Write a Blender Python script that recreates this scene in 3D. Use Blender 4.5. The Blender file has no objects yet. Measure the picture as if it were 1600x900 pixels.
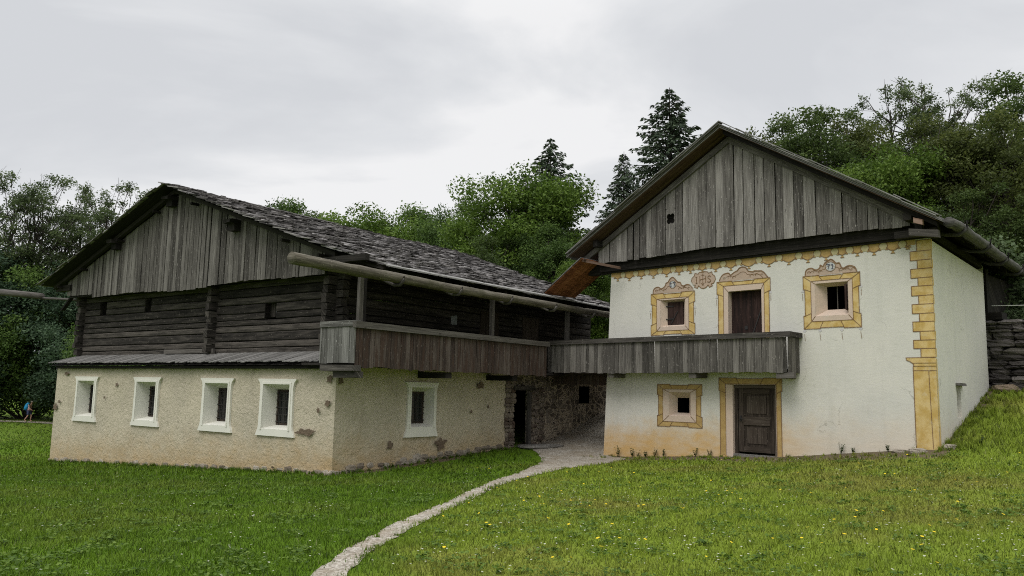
import bpy, bmesh, math, random
import numpy as np
from mathutils import Vector, Matrix, noise as mnoise
random.seed(7); RNG = np.random.default_rng(11)
R = math.radians
scn = bpy.context.scene
col = scn.collection

# ------------------------------------------------------------------ helpers
def tag(o, label=None, cat=None, group=None, kind=None):
    if label: o['label'] = label
    if cat: o['category'] = cat
    if group: o['group'] = group
    if kind: o['kind'] = kind
    return o

def empty(name, loc, rz=0.0):
    o = bpy.data.objects.new(name, None); col.objects.link(o)
    o.location = loc; o.rotation_euler = (0, 0, rz); o.empty_display_size = .3
    return o

def V(*a): return Vector(a)

class MB:
    """collects shapes, then links them as one mesh object"""
    def __init__(s): s.v = []; s.f = []; s.uv = []; s.var = []
    def face(s, pts, uvs=None, var=.5):
        b = len(s.v); s.v += [tuple(p) for p in pts]; s.f.append(tuple(range(b, b + len(pts))))
        if uvs is None:
            p0 = Vector(pts[0]); e = (Vector(pts[1]) - p0)
            e = e.normalized() if e.length > 1e-9 else V(1, 0, 0)
            n = V(0, 0, 0)
            for i in range(1, len(pts) - 1): n += (Vector(pts[i]) - p0).cross(Vector(pts[i + 1]) - p0)
            n = n.normalized() if n.length > 1e-12 else V(0, 0, 1)
            g = n.cross(e)
            uvs = [((Vector(p) - p0).dot(e), (Vector(p) - p0).dot(g)) for p in pts]
        s.uv += list(uvs); s.var.append(var)
    def box(s, p, ex, ey, ez, var=None, jit=0.0, axis=None):
        p, ex, ey, ez = Vector(p), Vector(ex), Vector(ey), Vector(ez)
        if ex.cross(ey).dot(ez) < 0: ex, ey = ey, ex
        var = random.random() if var is None else var
        L = [ex.length, ey.length, ez.length]; k = L.index(max(L)) if axis is None else axis
        ou, ov = random.random() * 50, random.random() * 50
        c = []
        for i in range(8):
            a, b, d = i & 1, (i >> 1) & 1, (i >> 2) & 1
            q = p + ex * a + ey * b + ez * d
            if jit: q += V(random.uniform(-jit, jit), random.uniform(-jit, jit), random.uniform(-jit, jit))
            c.append(q)
        def uvof(i):
            t = [(i & 1) * L[0], ((i >> 1) & 1) * L[1], ((i >> 2) & 1) * L[2]]
            u = t[k]; w = sum(t[j] for j in range(3) if j != k)
            return (u + ou, w + ov)
        b0 = len(s.v); s.v += [tuple(q) for q in c]
        for f in ((0, 2, 3, 1), (4, 5, 7, 6), (0, 1, 5, 4), (2, 6, 7, 3), (0, 4, 6, 2), (1, 3, 7, 5)):
            s.f.append(tuple(b0 + i for i in f)); s.uv += [uvof(i) for i in f]; s.var.append(var)
    def tube(s, pts, rad, n=8, var=None, sq=1.0, cap=True, jit=0.0):
        pts = [Vector(p) for p in pts]; m = len(pts)
        if not hasattr(rad, '__len__'): rad = [rad] * m
        var = random.random() if var is None else var
        ou, ov = random.random() * 50, random.random() * 50
        b0 = len(s.v); u = 0
        us = []
        for i, p in enumerate(pts):
            d = (pts[min(i + 1, m - 1)] - pts[max(i - 1, 0)])
            d = d.normalized() if d.length > 1e-9 else V(0, 0, 1)
            up = V(0, 0, 1) if abs(d.z) < .95 else V(1, 0, 0)
            a = d.cross(up).normalized(); b = a.cross(d)
            if i: u += (p - pts[i - 1]).length
            us.append(u)
            for j in range(n):
                t = 2 * math.pi * (j + .5) / n
                r = rad[i] * (1 + (random.uniform(-jit, jit) if jit else 0))
                s.v.append(tuple(p + a * math.cos(t) * r + b * math.sin(t) * r * sq))
        for i in range(m - 1):
            for j in range(n):
                k = (j + 1) % n
                s.f.append((b0 + i * n + j, b0 + i * n + k, b0 + (i + 1) * n + k, b0 + (i + 1) * n + j))
                w = 2 * math.pi * max(rad) / n
                s.uv += [(us[i] + ou, j * w + ov), (us[i] + ou, (j + 1) * w + ov), (us[i + 1] + ou, (j + 1) * w + ov), (us[i + 1] + ou, j * w + ov)]
                s.var.append(var)
        if cap:
            for e, ids in ((0, range(n)), (m - 1, range(n))):
                ring = [b0 + e * n + j for j in ids]
                if e == 0: ring = ring[::-1]
                s.f.append(tuple(ring)); s.uv += [(ou + s.v[i][0] * .2, ov + s.v[i][2]) for i in ring]; s.var.append(var)
    def build(s, name, mat, parent=None, smooth=False):
        me = bpy.data.meshes.new(name); me.from_pydata(s.v, [], s.f); me.update()
        ul = me.uv_layers.new(name='UVMap')
        ul.data.foreach_set('uv', np.array(s.uv, dtype=np.float32).ravel())
        at = me.attributes.new('var', 'FLOAT', 'FACE'); at.data.foreach_set('value', np.array(s.var, dtype=np.float32))
        if smooth: me.polygons.foreach_set('use_smooth', [True] * len(me.polygons))
        me.materials.append(mat)
        o = bpy.data.objects.new(name, me); col.objects.link(o)
        if parent: o.parent = parent
        return o

def np_mesh(name, verts, fs, mat, var=None, parent=None, smooth=False):
    """verts (N,3); fs (M,k) all faces with k corners"""
    me = bpy.data.meshes.new(name); k = fs.shape[1]; M = len(fs)
    me.vertices.add(len(verts)); me.vertices.foreach_set('co', np.ascontiguousarray(verts, dtype=np.float32).ravel())
    me.loops.add(M * k); me.loops.foreach_set('vertex_index', np.ascontiguousarray(fs, dtype=np.int32).ravel())
    me.polygons.add(M); me.polygons.foreach_set('loop_start', np.arange(0, M * k, k, dtype=np.int32))
    try: me.polygons.foreach_set('loop_total', np.full(M, k, dtype=np.int32))
    except Exception: pass
    me.update(calc_edges=True); me.validate()
    if var is not None:
        at = me.attributes.new('var', 'FLOAT', 'FACE'); at.data.foreach_set('value', np.ascontiguousarray(var, dtype=np.float32))
    if smooth: me.polygons.foreach_set('use_smooth', [True] * len(me.polygons))
    if mat: me.materials.append(mat)
    o = bpy.data.objects.new(name, me); col.objects.link(o)
    if parent: o.parent = parent
    return o

# ------------------------------------------------------------------ materials
class NT:
    def __init__(s, name):
        s.m = bpy.data.materials.new(name); s.m.use_nodes = True; s.t = s.m.node_tree; s.t.nodes.clear()
        s.out = s.n('ShaderNodeOutputMaterial')
    def n(s, typ, **kw):
        nd = s.t.nodes.new(typ)
        for k, v in kw.items(): setattr(nd, k, v)
        return nd
    def l(s, a, b): s.t.links.new(a, b)
    def noise(s, vec, scale, detail=4, rough=.55, dist=0.0):
        nd = s.n('ShaderNodeTexNoise'); nd.inputs['Scale'].default_value = scale; nd.inputs['Detail'].default_value = detail
        nd.inputs['Roughness'].default_value = rough; nd.inputs['Distortion'].default_value = dist
        if vec: s.l(vec, nd.inputs['Vector'])
        return nd.outputs['Fac']
    def map(s, vec, scale=(1, 1, 1), loc=(0, 0, 0)):
        nd = s.n('ShaderNodeMapping'); nd.inputs['Scale'].default_value = scale; nd.inputs['Location'].default_value = loc
        s.l(vec, nd.inputs['Vector']); return nd.outputs['Vector']
    def ramp(s, fac, stops):
        nd = s.n('ShaderNodeValToRGB'); cr = nd.color_ramp
        while len(cr.elements) < len(stops): cr.elements.new(.5)
        for e, (p, c) in zip(cr.elements, stops): e.position = p; e.color = (*c, 1) if len(c) == 3 else c
        s.l(fac, nd.inputs['Fac']); return nd.outputs['Color']
    def mix(s, fac, a, b, mode='MIX'):
        nd = s.n('ShaderNodeMix', data_type='RGBA', blend_type=mode)
        for i, x in ((0, fac), (6, a), (7, b)):
            if isinstance(x, (int, float)): nd.inputs[i].default_value = x
            elif isinstance(x, tuple): nd.inputs[i].default_value = (*x, 1)
            else: s.l(x, nd.inputs[i])
        return nd.outputs[2]
    def math(s, op, a, b=None, c=None, clamp=False):
        nd = s.n('ShaderNodeMath', operation=op, use_clamp=clamp)
        for i, x in enumerate((a, b, c)):
            if x is None: continue
            if isinstance(x, (int, float)): nd.inputs[i].default_value = x
            else: s.l(x, nd.inputs[i])
        return nd.outputs[0]
    def smooth(s, x, a, b):
        nd = s.n('ShaderNodeMapRange', interpolation_type='SMOOTHSTEP'); nd.inputs['From Min'].default_value = a; nd.inputs['From Max'].default_value = b
        s.l(x, nd.inputs['Value']); return nd.outputs['Result']
    def attr(s, name='var'):
        return s.n('ShaderNodeAttribute', attribute_name=name).outputs['Fac']
    def finish(s, colr, rough=.9, bump=None, bs=.3, bd=.02, trans=0.0, spec=.2):
        p = s.n('ShaderNodeBsdfPrincipled'); p.inputs['Specular IOR Level'].default_value = spec
        if isinstance(colr, tuple): p.inputs['Base Color'].default_value = (*colr, 1)
        else: s.l(colr, p.inputs['Base Color'])
        if isinstance(rough, (int, float)): p.inputs['Roughness'].default_value = rough
        else: s.l(rough, p.inputs['Roughness'])
        if bump is not None:
            b = s.n('ShaderNodeBump'); b.inputs['Strength'].default_value = bs; b.inputs['Distance'].default_value = bd
            s.l(bump, b.inputs['Height']); s.l(b.outputs[0], p.inputs['Normal'])
        o = p.outputs[0]
        if trans:
            t = s.n('ShaderNodeBsdfTranslucent')
            if isinstance(colr, tuple): t.inputs['Color'].default_value = (*colr, 1)
            else: s.l(colr, t.inputs['Color'])
            mx = s.n('ShaderNodeMixShader'); mx.inputs[0].default_value = trans
            s.l(p.outputs[0], mx.inputs[1]); s.l(t.outputs[0], mx.inputs[2]); o = mx.outputs[0]
        s.l(o, s.out.inputs['Surface']); return s.m
    def coord(s, which='Object'):
        return s.n('ShaderNodeTexCoord').outputs[which]
    def pos(s): return s.n('ShaderNodeNewGeometry').outputs['Position']

def wood(name, dark, mid, light, moss=None, streak=55, knots=True, bs=.5, warm=None, varw=.20):
    k = NT(name); uv = k.coord('UV'); var = k.attr()
    g = k.noise(k.map(uv, (1.6, streak, 1)), 1.0, 5, .6)
    g2 = k.noise(k.map(uv, (.7, 7, 1), (9, 3, 0)), 1.0, 4, .6)
    f = k.math('ADD', k.math('MULTIPLY', g, .62), k.math('MULTIPLY', g2, .38))
    f = k.math('ADD', f, k.math('MULTIPLY', k.math('SUBTRACT', var, .5), varw))
    c = k.ramp(f, [(.34, dark), (.5, mid), (.66, light)])
    if warm:
        wn = k.noise(k.map(uv, (.9, 5, 1), (3, 7, 0)), 1.0, 3, .6)
        wm = k.math('MULTIPLY', k.smooth(wn, .45, .62), .8)
        c = k.mix(wm, c, warm)
    if knots:
        vo = k.n('ShaderNodeTexVoronoi', feature='F1'); vo.inputs['Scale'].default_value = 1.0
        k.l(k.map(uv, (2.6, 9, 1)), vo.inputs['Vector'])
        kn = k.smooth(vo.outputs['Distance'], .17, .07)
        pick = k.math('GREATER_THAN', k.n('ShaderNodeSeparateColor').outputs[0], .5)
        sep = pick.node.inputs[0].links[0].from_node; k.l(vo.outputs['Color'], sep.inputs[0])
        c = k.mix(k.math('MULTIPLY', k.math('MULTIPLY', kn, pick), .6), c, tuple(x * .45 for x in dark))
    # nail / weather specks, painted with a highlight and an offset dark side
    sp = k.noise(k.map(uv, (9, 26, 1)), 1.0, 2)
    sp2 = k.noise(k.map(uv, (9, 26, 1), (.12, .1, 0)), 1.0, 2); c = k.mix(k.math('MULTIPLY', k.smooth(sp2, .63, .70), .6), c, tuple(x * .5 for x in dark))
    c = k.mix(k.math('MULTIPLY', k.smooth(sp, .62, .70), .6), c, tuple(min(1, x * 1.6) for x in light))
    if moss:
        mn = k.noise(k.pos(), 2.2, 5, .6)
        c = k.mix(k.math('MULTIPLY', k.smooth(mn, .52, .66), .6), c, moss)
    return k.finish(c, .92, f, bs, .012)

M = {}
M['gable_wood'] = wood('weathered_grey_boards', (.030, .027, .024), (.100, .092, .083), (.210, .197, .180))
M['gable_wood_c'] = wood('weathered_grey_boards_light', (.042, .038, .034), (.138, .128, .117), (.280, .264, .244))
M['log_dark'] = wood('dark_hewn_logs', (.008, .007, .006), (.033, .029, .025), (.092, .081, .070), streak=24)
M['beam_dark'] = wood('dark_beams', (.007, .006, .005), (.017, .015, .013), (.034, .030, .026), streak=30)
M['brown_boards'] = wood('brown_gallery_boards', (.020, .015, .013), (.052, .038, .031), (.130, .108, .092), warm=(.060, .037, .027))
M['rail_wood'] = wood('grey_brown_rail', (.030, .027, .024), (.075, .068, .060), (.140, .128, .115), streak=35)
M['balcony_wood'] = wood('grey_balcony_boards', (.034, .031, .027), (.100, .092, .082), (.205, .191, .172))
M['panel_wood'] = wood('pale_grey_panel', (.060, .058, .052), (.155, .152, .140), (.255, .250, .235))
M['gutter_wood'] = wood('mossy_gutter_log', (.036, .031, .023), (.092, .082, .062), (.180, .163, .128), moss=(.062, .060, .034), streak=22, bs=1.0)
M['gutter_dark'] = wood('dark_gutter_log', (.020, .019, .017), (.048, .046, .042), (.12, .115, .105), moss=(.05, .055, .035), streak=40)
M['shingle'] = wood('weathered_shingles', (.024, .022, .021), (.100, .093, .090), (.270, .256, .246), streak=20, knots=False, varw=.27)
M['pent_shingle'] = wood('grey_pent_shingles', (.07, .068, .063), (.150, .145, .136), (.235, .228, .215), streak=30, knots=False)
M['new_wood'] = wood('reddish_new_boards', (.100, .036, .014), (.235, .088, .034), (.34, .15, .07), streak=25)
M['beam_end'] = wood('pinkish_beam_end', (.09, .05, .035), (.19, .115, .085), (.28, .19, .15), streak=20, knots=False)
M['red_brown'] = wood('brown_soffit_boards', (.035, .022, .016), (.085, .050, .034), (.140, .095, .070), streak=25)
M['rust_shutter'] = wood('dark_red_shutter', (.012, .008, .007), (.032, .018, .015), (.062, .038, .032), streak=14)
M['door_wood'] = wood('old_brown_door', (.020, .015, .011), (.052, .040, .031), (.100, .082, .066), streak=30)

def mat_plaster(name, base, tint, dark, stain, s1=2.0, holes=None, bs=.8, bd=.03, base_z=None, stain_col=None, rough_scale=14, bandx=None, zs=1.0, streak=0.0):
    k = NT(name); p = k.coord('Object')
    a = k.noise(p, .8, 5, .6); b = k.noise(k.map(p, (1, 1, zs)), rough_scale, 6, .65, .6); c3 = k.noise(p, 60, 3)
    c = k.mix(k.smooth(a, .3, .7), base, tint)
    c = k.mix(k.math('MULTIPLY', k.smooth(b, .55, .8), .45), c, dark)
    c = k.mix(k.math('MULTIPLY', k.smooth(k.noise(k.map(p, (1, 1, .5)), 1.7, 6, .7), .55, .75), stain), c, dark)
    if streak:
        c = k.mix(k.math('MULTIPLY', k.smooth(k.noise(k.map(p, (3.2, 3.2, .32)), 1.0, 6, .7), .50, .72), streak), c, dark)
        ck = k.n('ShaderNodeTexVoronoi', feature='DISTANCE_TO_EDGE'); ck.inputs['Scale'].default_value = .9
        wv = k.n('ShaderNodeVectorMath', operation='ADD'); k.l(p, wv.inputs[0]); wn_ = k.n('ShaderNodeTexNoise'); wn_.inputs['Scale'].default_value = 1.6; wn_.inputs['Detail'].default_value = 6; k.l(p, wn_.inputs['Vector']); k.l(wn_.outputs['Color'], wv.inputs[1]); k.l(wv.outputs[0], ck.inputs['Vector'])
        cm = k.math('MULTIPLY', k.smooth(ck.outputs['Distance'], .010, .002), k.smooth(k.noise(p, .9, 2), .5, .6)); c = k.mix(k.math('MULTIPLY', cm, .5), c, tuple(x * .5 for x in dark))
    if stain_col:
        sx = k.n('ShaderNodeSeparateXYZ'); k.l(p, sx.inputs[0])
        zz = k.math('SUBTRACT', sx.outputs['Z'], k.math('MULTIPLY', k.math('SUBTRACT', k.noise(p, 1.9, 8, .7), .5), 1.5))
        slope = k.math('SUBTRACT', zz, k.math('MULTIPLY', sx.outputs['X'], base_z[2]))
        m = k.smooth(slope, base_z[1], base_z[0])
        m = k.math('MULTIPLY', m, k.math('ADD', .35, k.math('MULTIPLY', k.noise(k.map(p, (1, 1, 3)), 2.0, 5), 1.1)), clamp=True)
        if bandx: m = k.math('MULTIPLY', m, k.math('SUBTRACT', 1.0, k.math('MULTIPLY', k.smooth(sx.outputs['X'], *bandx), .75)))
        c = k.mix(m, c, stain_col)
    if holes:
        h = k.noise(k.map(p, (1, 1, 1.5), (3.1, 1, 4)), 1.9, 4, .65)
        hm = k.smooth(h, holes, holes + .012)
        c = k.mix(hm, c, (.075, .052, .036))
        b = k.math('SUBTRACT', b, k.math('MULTIPLY', hm, 1.2))
    hgt = k.math('ADD', b, k.math('MULTIPLY', c3, .25))
    return k.finish(c, .95, hgt, bs, bd)

M['plaster_a'] = mat_plaster('rough_beige_plaster', (.53, .475, .36), (.455, .41, .315), (.27, .23, .16), .45, holes=.715, bs=.85, bd=.06,
                             base_z=(-.6, .9, .045), stain_col=(.42, .31, .17), rough_scale=8)
M['plaster_c'] = mat_plaster('white_lime_plaster', (.63, .61, .55), (.575, .565, .515), (.45, .44, .385), .35, bs=.28, bd=.02,
                             base_z=(.0, 1.15, .06), stain_col=(.56, .37, .16), rough_scale=4.2, bandx=(4.5, 7.5), zs=2.3, streak=.30)
M['white_frame'] = mat_plaster('white_window_plaster', (.70, .685, .61), (.64, .63, .56), (.50, .48, .42), .2, bs=.15, bd=.01)

def flatpaint(name, c1, c2, sc=4, rough=.9, fade=.45):
    k = NT(name); p = k.coord('Object')
    c = k.mix(k.smooth(k.noise(p, sc, 5, .65), .36, .64), c1, c2)
    c = k.mix(k.math('MULTIPLY', k.smooth(k.noise(p, 23, 3), .52, .72), .4), c, tuple(min(1, x * 1.25) for x in c1))
    c = k.mix(k.math('MULTIPLY', k.smooth(k.noise(p, 2.6, 8, .75), .54, .70), fade), c, (.56, .54, .46))
    return k.finish(c, rough, k.noise(p, 9, 4), .25, .01)
M['ochre'] = flatpaint('ochre_paint', (.47, .32, .10), (.60, .455, .21))
M['ochre_dull'] = flatpaint('dull_ochre_paint', (.46, .32, .13), (.36, .24, .09))
M['pink'] = flatpaint('pinkish_paint', (.57, .45, .36), (.52, .42, .34))
M['pink_dull'] = flatpaint('pinkish_cartouche_paint', (.45, .34, .26), (.40, .31, .24))
M['line'] = flatpaint('brown_line_paint', (.17, .10, .05), (.24, .15, .08), fade=.6)
M['medal'] = flatpaint('pale_blue_paint', (.42, .45, .47), (.50, .50, .48))
M['ink'] = flatpaint('dark_blue_grey_paint', (.06, .07, .10), (.09, .09, .11))
M['pale_disc'] = flatpaint('pale_disc_paint', (.42, .37, .20), (.48, .43, .26))
M['grey_disc'] = flatpaint('pale_grey_ornament_paint', (.52, .50, .50), (.45, .44, .45))
M['black'] = NT('interior_black').finish((.004, .004, .004), 1.0, spec=0)  # flat black standing in for the missing light inside openings
M['iron'] = NT('dark_iron').finish((.02, .018, .017), .6, spec=.4)
def _glass():
    k = NT('dark_old_glass'); p = k.coord('Object')
    return k.finish(k.mix(k.noise(p, 9, 2), (.006, .007, .007), (.022, .024, .024)), .18, k.noise(p, 5, 2), .2, .01, spec=.5)
M['glass'] = _glass()
M['pale_pane'] = NT('pale_pane').finish((.16, .18, .18), .25, spec=.5)

def mat_stone(name, c1, c2, c3, mort, scale=3.2, zs=1.8, bs=1.0):
    k = NT(name); p = k.coord('Object')
    pd = k.n('ShaderNodeVectorMath', operation='ADD'); k.l(k.map(p, (1, 1, zs)), pd.inputs[0])
    nn = k.n('ShaderNodeTexNoise'); nn.inputs['Scale'].default_value = 2.5; k.l(p, nn.inputs['Vector'])
    sc = k.n('ShaderNodeVectorMath', operation='SCALE'); sc.inputs['Scale'].default_value = .35; k.l(nn.outputs['Color'], sc.inputs[0]); k.l(sc.outputs[0], pd.inputs[1])
    ed = k.n('ShaderNodeTexVoronoi', feature='DISTANCE_TO_EDGE'); ed.inputs['Scale'].default_value = scale; k.l(pd.outputs[0], ed.inputs['Vector'])
    ce = k.n('ShaderNodeTexVoronoi', feature='F1'); ce.inputs['Scale'].default_value = scale; k.l(pd.outputs[0], ce.inputs['Vector'])
    sep = k.n('ShaderNodeSeparateColor'); k.l(ce.outputs['Color'], sep.inputs[0])
    c = k.ramp(sep.outputs[0], [(.1, c1), (.5, c2), (.9, c3)])
    c = k.mix(k.math('MULTIPLY', k.noise(p, 12, 5), .5), c, tuple(x * .5 for x in c1))
    w = k.math('ADD', .06, k.math('MULTIPLY', k.smooth(k.noise(p, 1.1, 3), .4, .65), .22))
    m = k.math('LESS_THAN', ed.outputs['Distance'], w)
    c = k.mix(m, c, mort)
    h = k.math('MINIMUM', ed.outputs['Distance'], .12)
    return k.finish(c, .95, k.math('ADD', h, k.math('MULTIPLY', k.noise(p, 14, 4), .05)), bs, .25)
M['masonry'] = mat_stone('rubble_masonry', (.075, .062, .050), (.15, .125, .10), (.25, .215, .18), (.36, .305, .235))
def _vstone(name, a, b, c_, moss=None):
    k = NT(name); p = k.coord('Object'); var = k.attr()
    c = k.ramp(k.math('ADD', k.math('MULTIPLY', var, .75), k.math('MULTIPLY', k.noise(p, 5, 5), .3)), [(.15, a), (.55, b), (.95, c_)])
    c = k.mix(k.math('MULTIPLY', k.smooth(k.noise(p, 18, 4), .5, .7), .5), c, tuple(x * .5 for x in a))
    if moss: c = k.mix(k.math('MULTIPLY', k.smooth(k.noise(p, 1.5, 4), .5, .65), .5), c, moss)
    return k.finish(c, .95, k.noise(p, 11, 6, .7), .9, .04)
M['dry_stone'] = _vstone('dry_wall_stone', (.035, .031, .030), (.080, .072, .068), (.16, .145, .135), moss=(.05, .05, .03))
M['rubble'] = _vstone('pale_rubble', (.16, .13, .10), (.27, .235, .185), (.38, .34, .28))
M['jamb_stone'] = _vstone('jamb_stone', (.10, .07, .055), (.17, .14, .115), (.26, .22, .18))
M['slab'] = _vstone('stone_slab', (.12, .11, .10), (.17, .16, .145), (.22, .21, .19))

def leafmat(name, dark, mid, light, trans=.42, sheen=.2):
    k = NT(name); var = k.attr()
    oi = k.n('ShaderNodeObjectInfo').outputs['Random']
    f = k.math('ADD', k.math('MULTIPLY', var, .85), k.math('MULTIPLY', oi, .15))
    c = k.ramp(f, [(.1, dark), (.5, mid), (.92, light)])
    return k.finish(c, .65, None, trans=trans, spec=sheen)
M['leaf_mid'] = leafmat('leaf_mid_green', (.030, .052, .014), (.072, .125, .028), (.140, .215, .050))
M['leaf_bright'] = leafmat('leaf_bright_green', (.038, .068, .011), (.088, .150, .022), (.160, .235, .044), .38)
M['leaf_dark'] = leafmat('leaf_dark_green', (.030, .050, .015), (.070, .106, .028), (.125, .175, .045))
M['leaf_olive'] = leafmat('leaf_olive', (.036, .048, .014), (.080, .102, .026), (.145, .165, .045))
M['leaf_blue'] = leafmat('leaf_blue_green', (.024, .044, .024), (.058, .100, .054), (.115, .170, .095))
M['leaf_airy'] = leafmat('leaf_airy', (.040, .058, .024), (.085, .118, .046), (.140, .180, .072))
M['leaf_pale'] = leafmat('leaf_pale_bush', (.06, .09, .04), (.11, .155, .07), (.17, .22, .11))
M['needle'] = leafmat('spruce_needles', (.020, .034, .018), (.045, .068, .036), (.085, .115, .062), .1)
def _bark():
    k = NT('bark'); p = k.coord('Object')
    return k.finish(k.mix(k.noise(k.map(p, (6, 6, 1)), 1.5, 5), (.022, .018, .014), (.065, .056, .046)), .95, k.noise(k.map(p, (8, 8, 1.5)), 2, 5), .6, .03)
M['bark'] = _bark()

def grass_colour(k, p, var=None):
    sx = k.n('ShaderNodeSeparateXYZ'); k.l(p, sx.inputs[0])
    big = k.noise(p, .22, 4, .6); mid = k.noise(p, 1.1, 5, .65)
    # the slope right of the path is drier and yellower than the lawn left of it
    side = k.smooth(k.math('ADD', k.math('SUBTRACT', sx.outputs['X'], k.math('MULTIPLY', k.math('MAXIMUM', k.math('SUBTRACT', sx.outputs['Y'], 12.0), 0.0), .22)), k.math('MULTIPLY', k.math('SUBTRACT', mid, .5), 1.5)), -1.7, -.4)
    lush = k.mix(mid, (.060, .125, .006), (.135, .225, .014))
    dry = k.mix(mid, (.160, .235, .020), (.300, .355, .048))
    c = k.mix(k.math('MULTIPLY', side, .85), lush, dry)
    c = k.mix(k.math('MULTIPLY', k.math('MULTIPLY', k.smooth(big, .46, .62), .65), k.math('ADD', .3, k.math('MULTIPLY', side, .7))), c, (.245, .225, .055))
    far = k.smooth(sx.outputs['Y'], 26, 60)
    return c, k.mix(k.math('MULTIPLY', far, .4), c, (.17, .24, .04))
def _grass():
    k = NT('grass_blades'); c0, c = grass_colour(k, k.pos()); var = k.attr()
    v = k.math('ADD', .30, k.math('MULTIPLY', var, 1.45))
    v = k.math('MULTIPLY', v, .86)
    g = k.n('ShaderNodeVectorMath', operation='SCALE'); k.l(c, g.inputs[0]); k.l(v, g.inputs['Scale'])
    c2 = k.mix(k.math('MULTIPLY', k.math('GREATER_THAN', var, .93), .7), g.outputs[0], (.26, .25, .11))
    return k.finish(c2, .6, None, trans=.35, spec=.25)
M['grass'] = _grass()
def _ground():
    k = NT('meadow_soil'); p = k.pos(); c0, c = grass_colour(k, p)
    c = k.mix(k.math('MULTIPLY', k.noise(p, 30, 4), .75), c, (.020, .036, .008))
    d = k.attr('dirt'); n = k.noise(p, 5, 5, .7)
    m = k.smooth(k.math('ADD', d, k.math('MULTIPLY', k.math('SUBTRACT', n, .5), .8)), .4, .6)
    dirt = k.mix(k.noise(p, 14, 5), (.055, .045, .025), (.175, .140, .092))
    c = k.mix(m, c, dirt)
    return k.finish(c, .98, k.noise(p, 22, 5), .6, .03, spec=.05)
M['ground'] = _ground()
def _gravel():
    k = NT('pale_gravel'); p = k.pos()
    vo = k.n('ShaderNodeTexVoronoi', feature='F1'); vo.inputs['Scale'].default_value = 38; k.l(p, vo.inputs['Vector'])
    sep = k.n('ShaderNodeSeparateColor'); k.l(vo.outputs['Color'], sep.inputs[0])
    c = k.ramp(sep.outputs[0], [(.1, (.17, .148, .118)), (.5, (.285, .255, .210)), (.9, (.42, .39, .34))])
    c = k.mix(k.math('MULTIPLY', k.smooth(k.noise(p, 1.8, 6, .7), .42, .62), .65), c, (.21, .17, .12))
    return k.finish(c, .95, k.math('SUBTRACT', 1, vo.outputs['Distance']), .5, .008)
M['gravel'] = _gravel()

# ------------------------------------------------------------------ terrain
CP = [(0,0,0),(-4,4,.0),(4,4,.1),(-6,9,-.1),(0,9,.0),(6,9,.25),(-12,14,-.35),(-4,14,-.2),(2,15,-.1),(9,13,.45),(15,12,1.0),
(-4.24,20,-.43),(-8.5,23.2,-.65),(-15.7,28.5,-1.03),(-11,18,-.5),(-22,30,-1.2),(-20,20,-.8),
(-2.4,22.5,-.28),(.0,25.8,-.06),(1.0,27.2,.0),(3.7,30.8,1.12),(6.2,34,2.2),
(2.9,25.0,-.2),(4.9,23.1,-.02),(6.8,21.1,.15),(8.3,19.5,.4),(9.6,18.3,.6),(4.6,21,-.05),(7,18.5,.2),
(10.9,19.8,1.05),(12.3,21.6,1.55),(13.4,22.9,1.97),(16.3,22,1.95),(15.5,24.5,2.1),(12.5,18.5,1.05),(15,17,1.3),(18,20,2.0),(21,15,2.0),
(-42,73,-1.9),(-25,45,-1.5),(-50,50,-1.9),(-60,90,-1.9),(-22,73,-1.8),(-45,25,-1.5),
(-15,45,0),(-8,60,2.0),(5,50,3.5),(20,40,5.0),(18,60,7.0),(40,40,9.0),(40,80,14),(0,90,6.0),(35,20,5.0),(-30,95,-.5),(-90,60,-2),(0,-10,.2),(-15,-5,0),(15,-5,.5),(-90,110,-1),(80,80,20),(80,0,10),(-80,0,-1.5),(0,130,9)]
_P = np.array(CP, float)
def _k(r2): return np.where(r2 > 1e-12, .5 * r2 * np.log(np.maximum(r2, 1e-12)), 0)
def _fit():
    n = len(_P); d = _P[:, None, :2] - _P[None, :, :2]; K = _k((d ** 2).sum(-1)) + np.eye(n) * .05
    Q = np.hstack([np.ones((n, 1)), _P[:, :2]]); A = np.zeros((n + 3, n + 3)); A[:n, :n] = K; A[:n, n:] = Q; A[n:, :n] = Q.T
    return np.linalg.solve(A, np.concatenate([_P[:, 2], np.zeros(3)]))
_W = _fit()
def ground(x, y):
    x = np.asarray(x, float); y = np.asarray(y, float)
    r = _W[-3] + _W[-2] * x + _W[-1] * y
    for i in range(len(_P)): r = r + _W[i] * _k((x - _P[i, 0]) ** 2 + (y - _P[i, 1]) ** 2)
    return r
def gz(x, y): return float(ground(x, y))

YA, YC = R(36.51461492), R(45.68547878)
A0 = np.array([-4.24155, 20.0]); C0 = np.array([2.88166, 25.10392])
XA = np.array([math.cos(YA), -math.sin(YA)]); VA = np.array([math.sin(YA), math.cos(YA)])
XC = np.array([math.cos(YC), -math.sin(YC)]); VC = np.array([math.sin(YC), math.cos(YC)])
def toA(x, y): d = np.stack([x - A0[0], y - A0[1]]); return XA @ d, VA @ d
def toC(x, y): d = np.stack([x - C0[0], y - C0[1]]); return XC @ d, VC @ d

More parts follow.
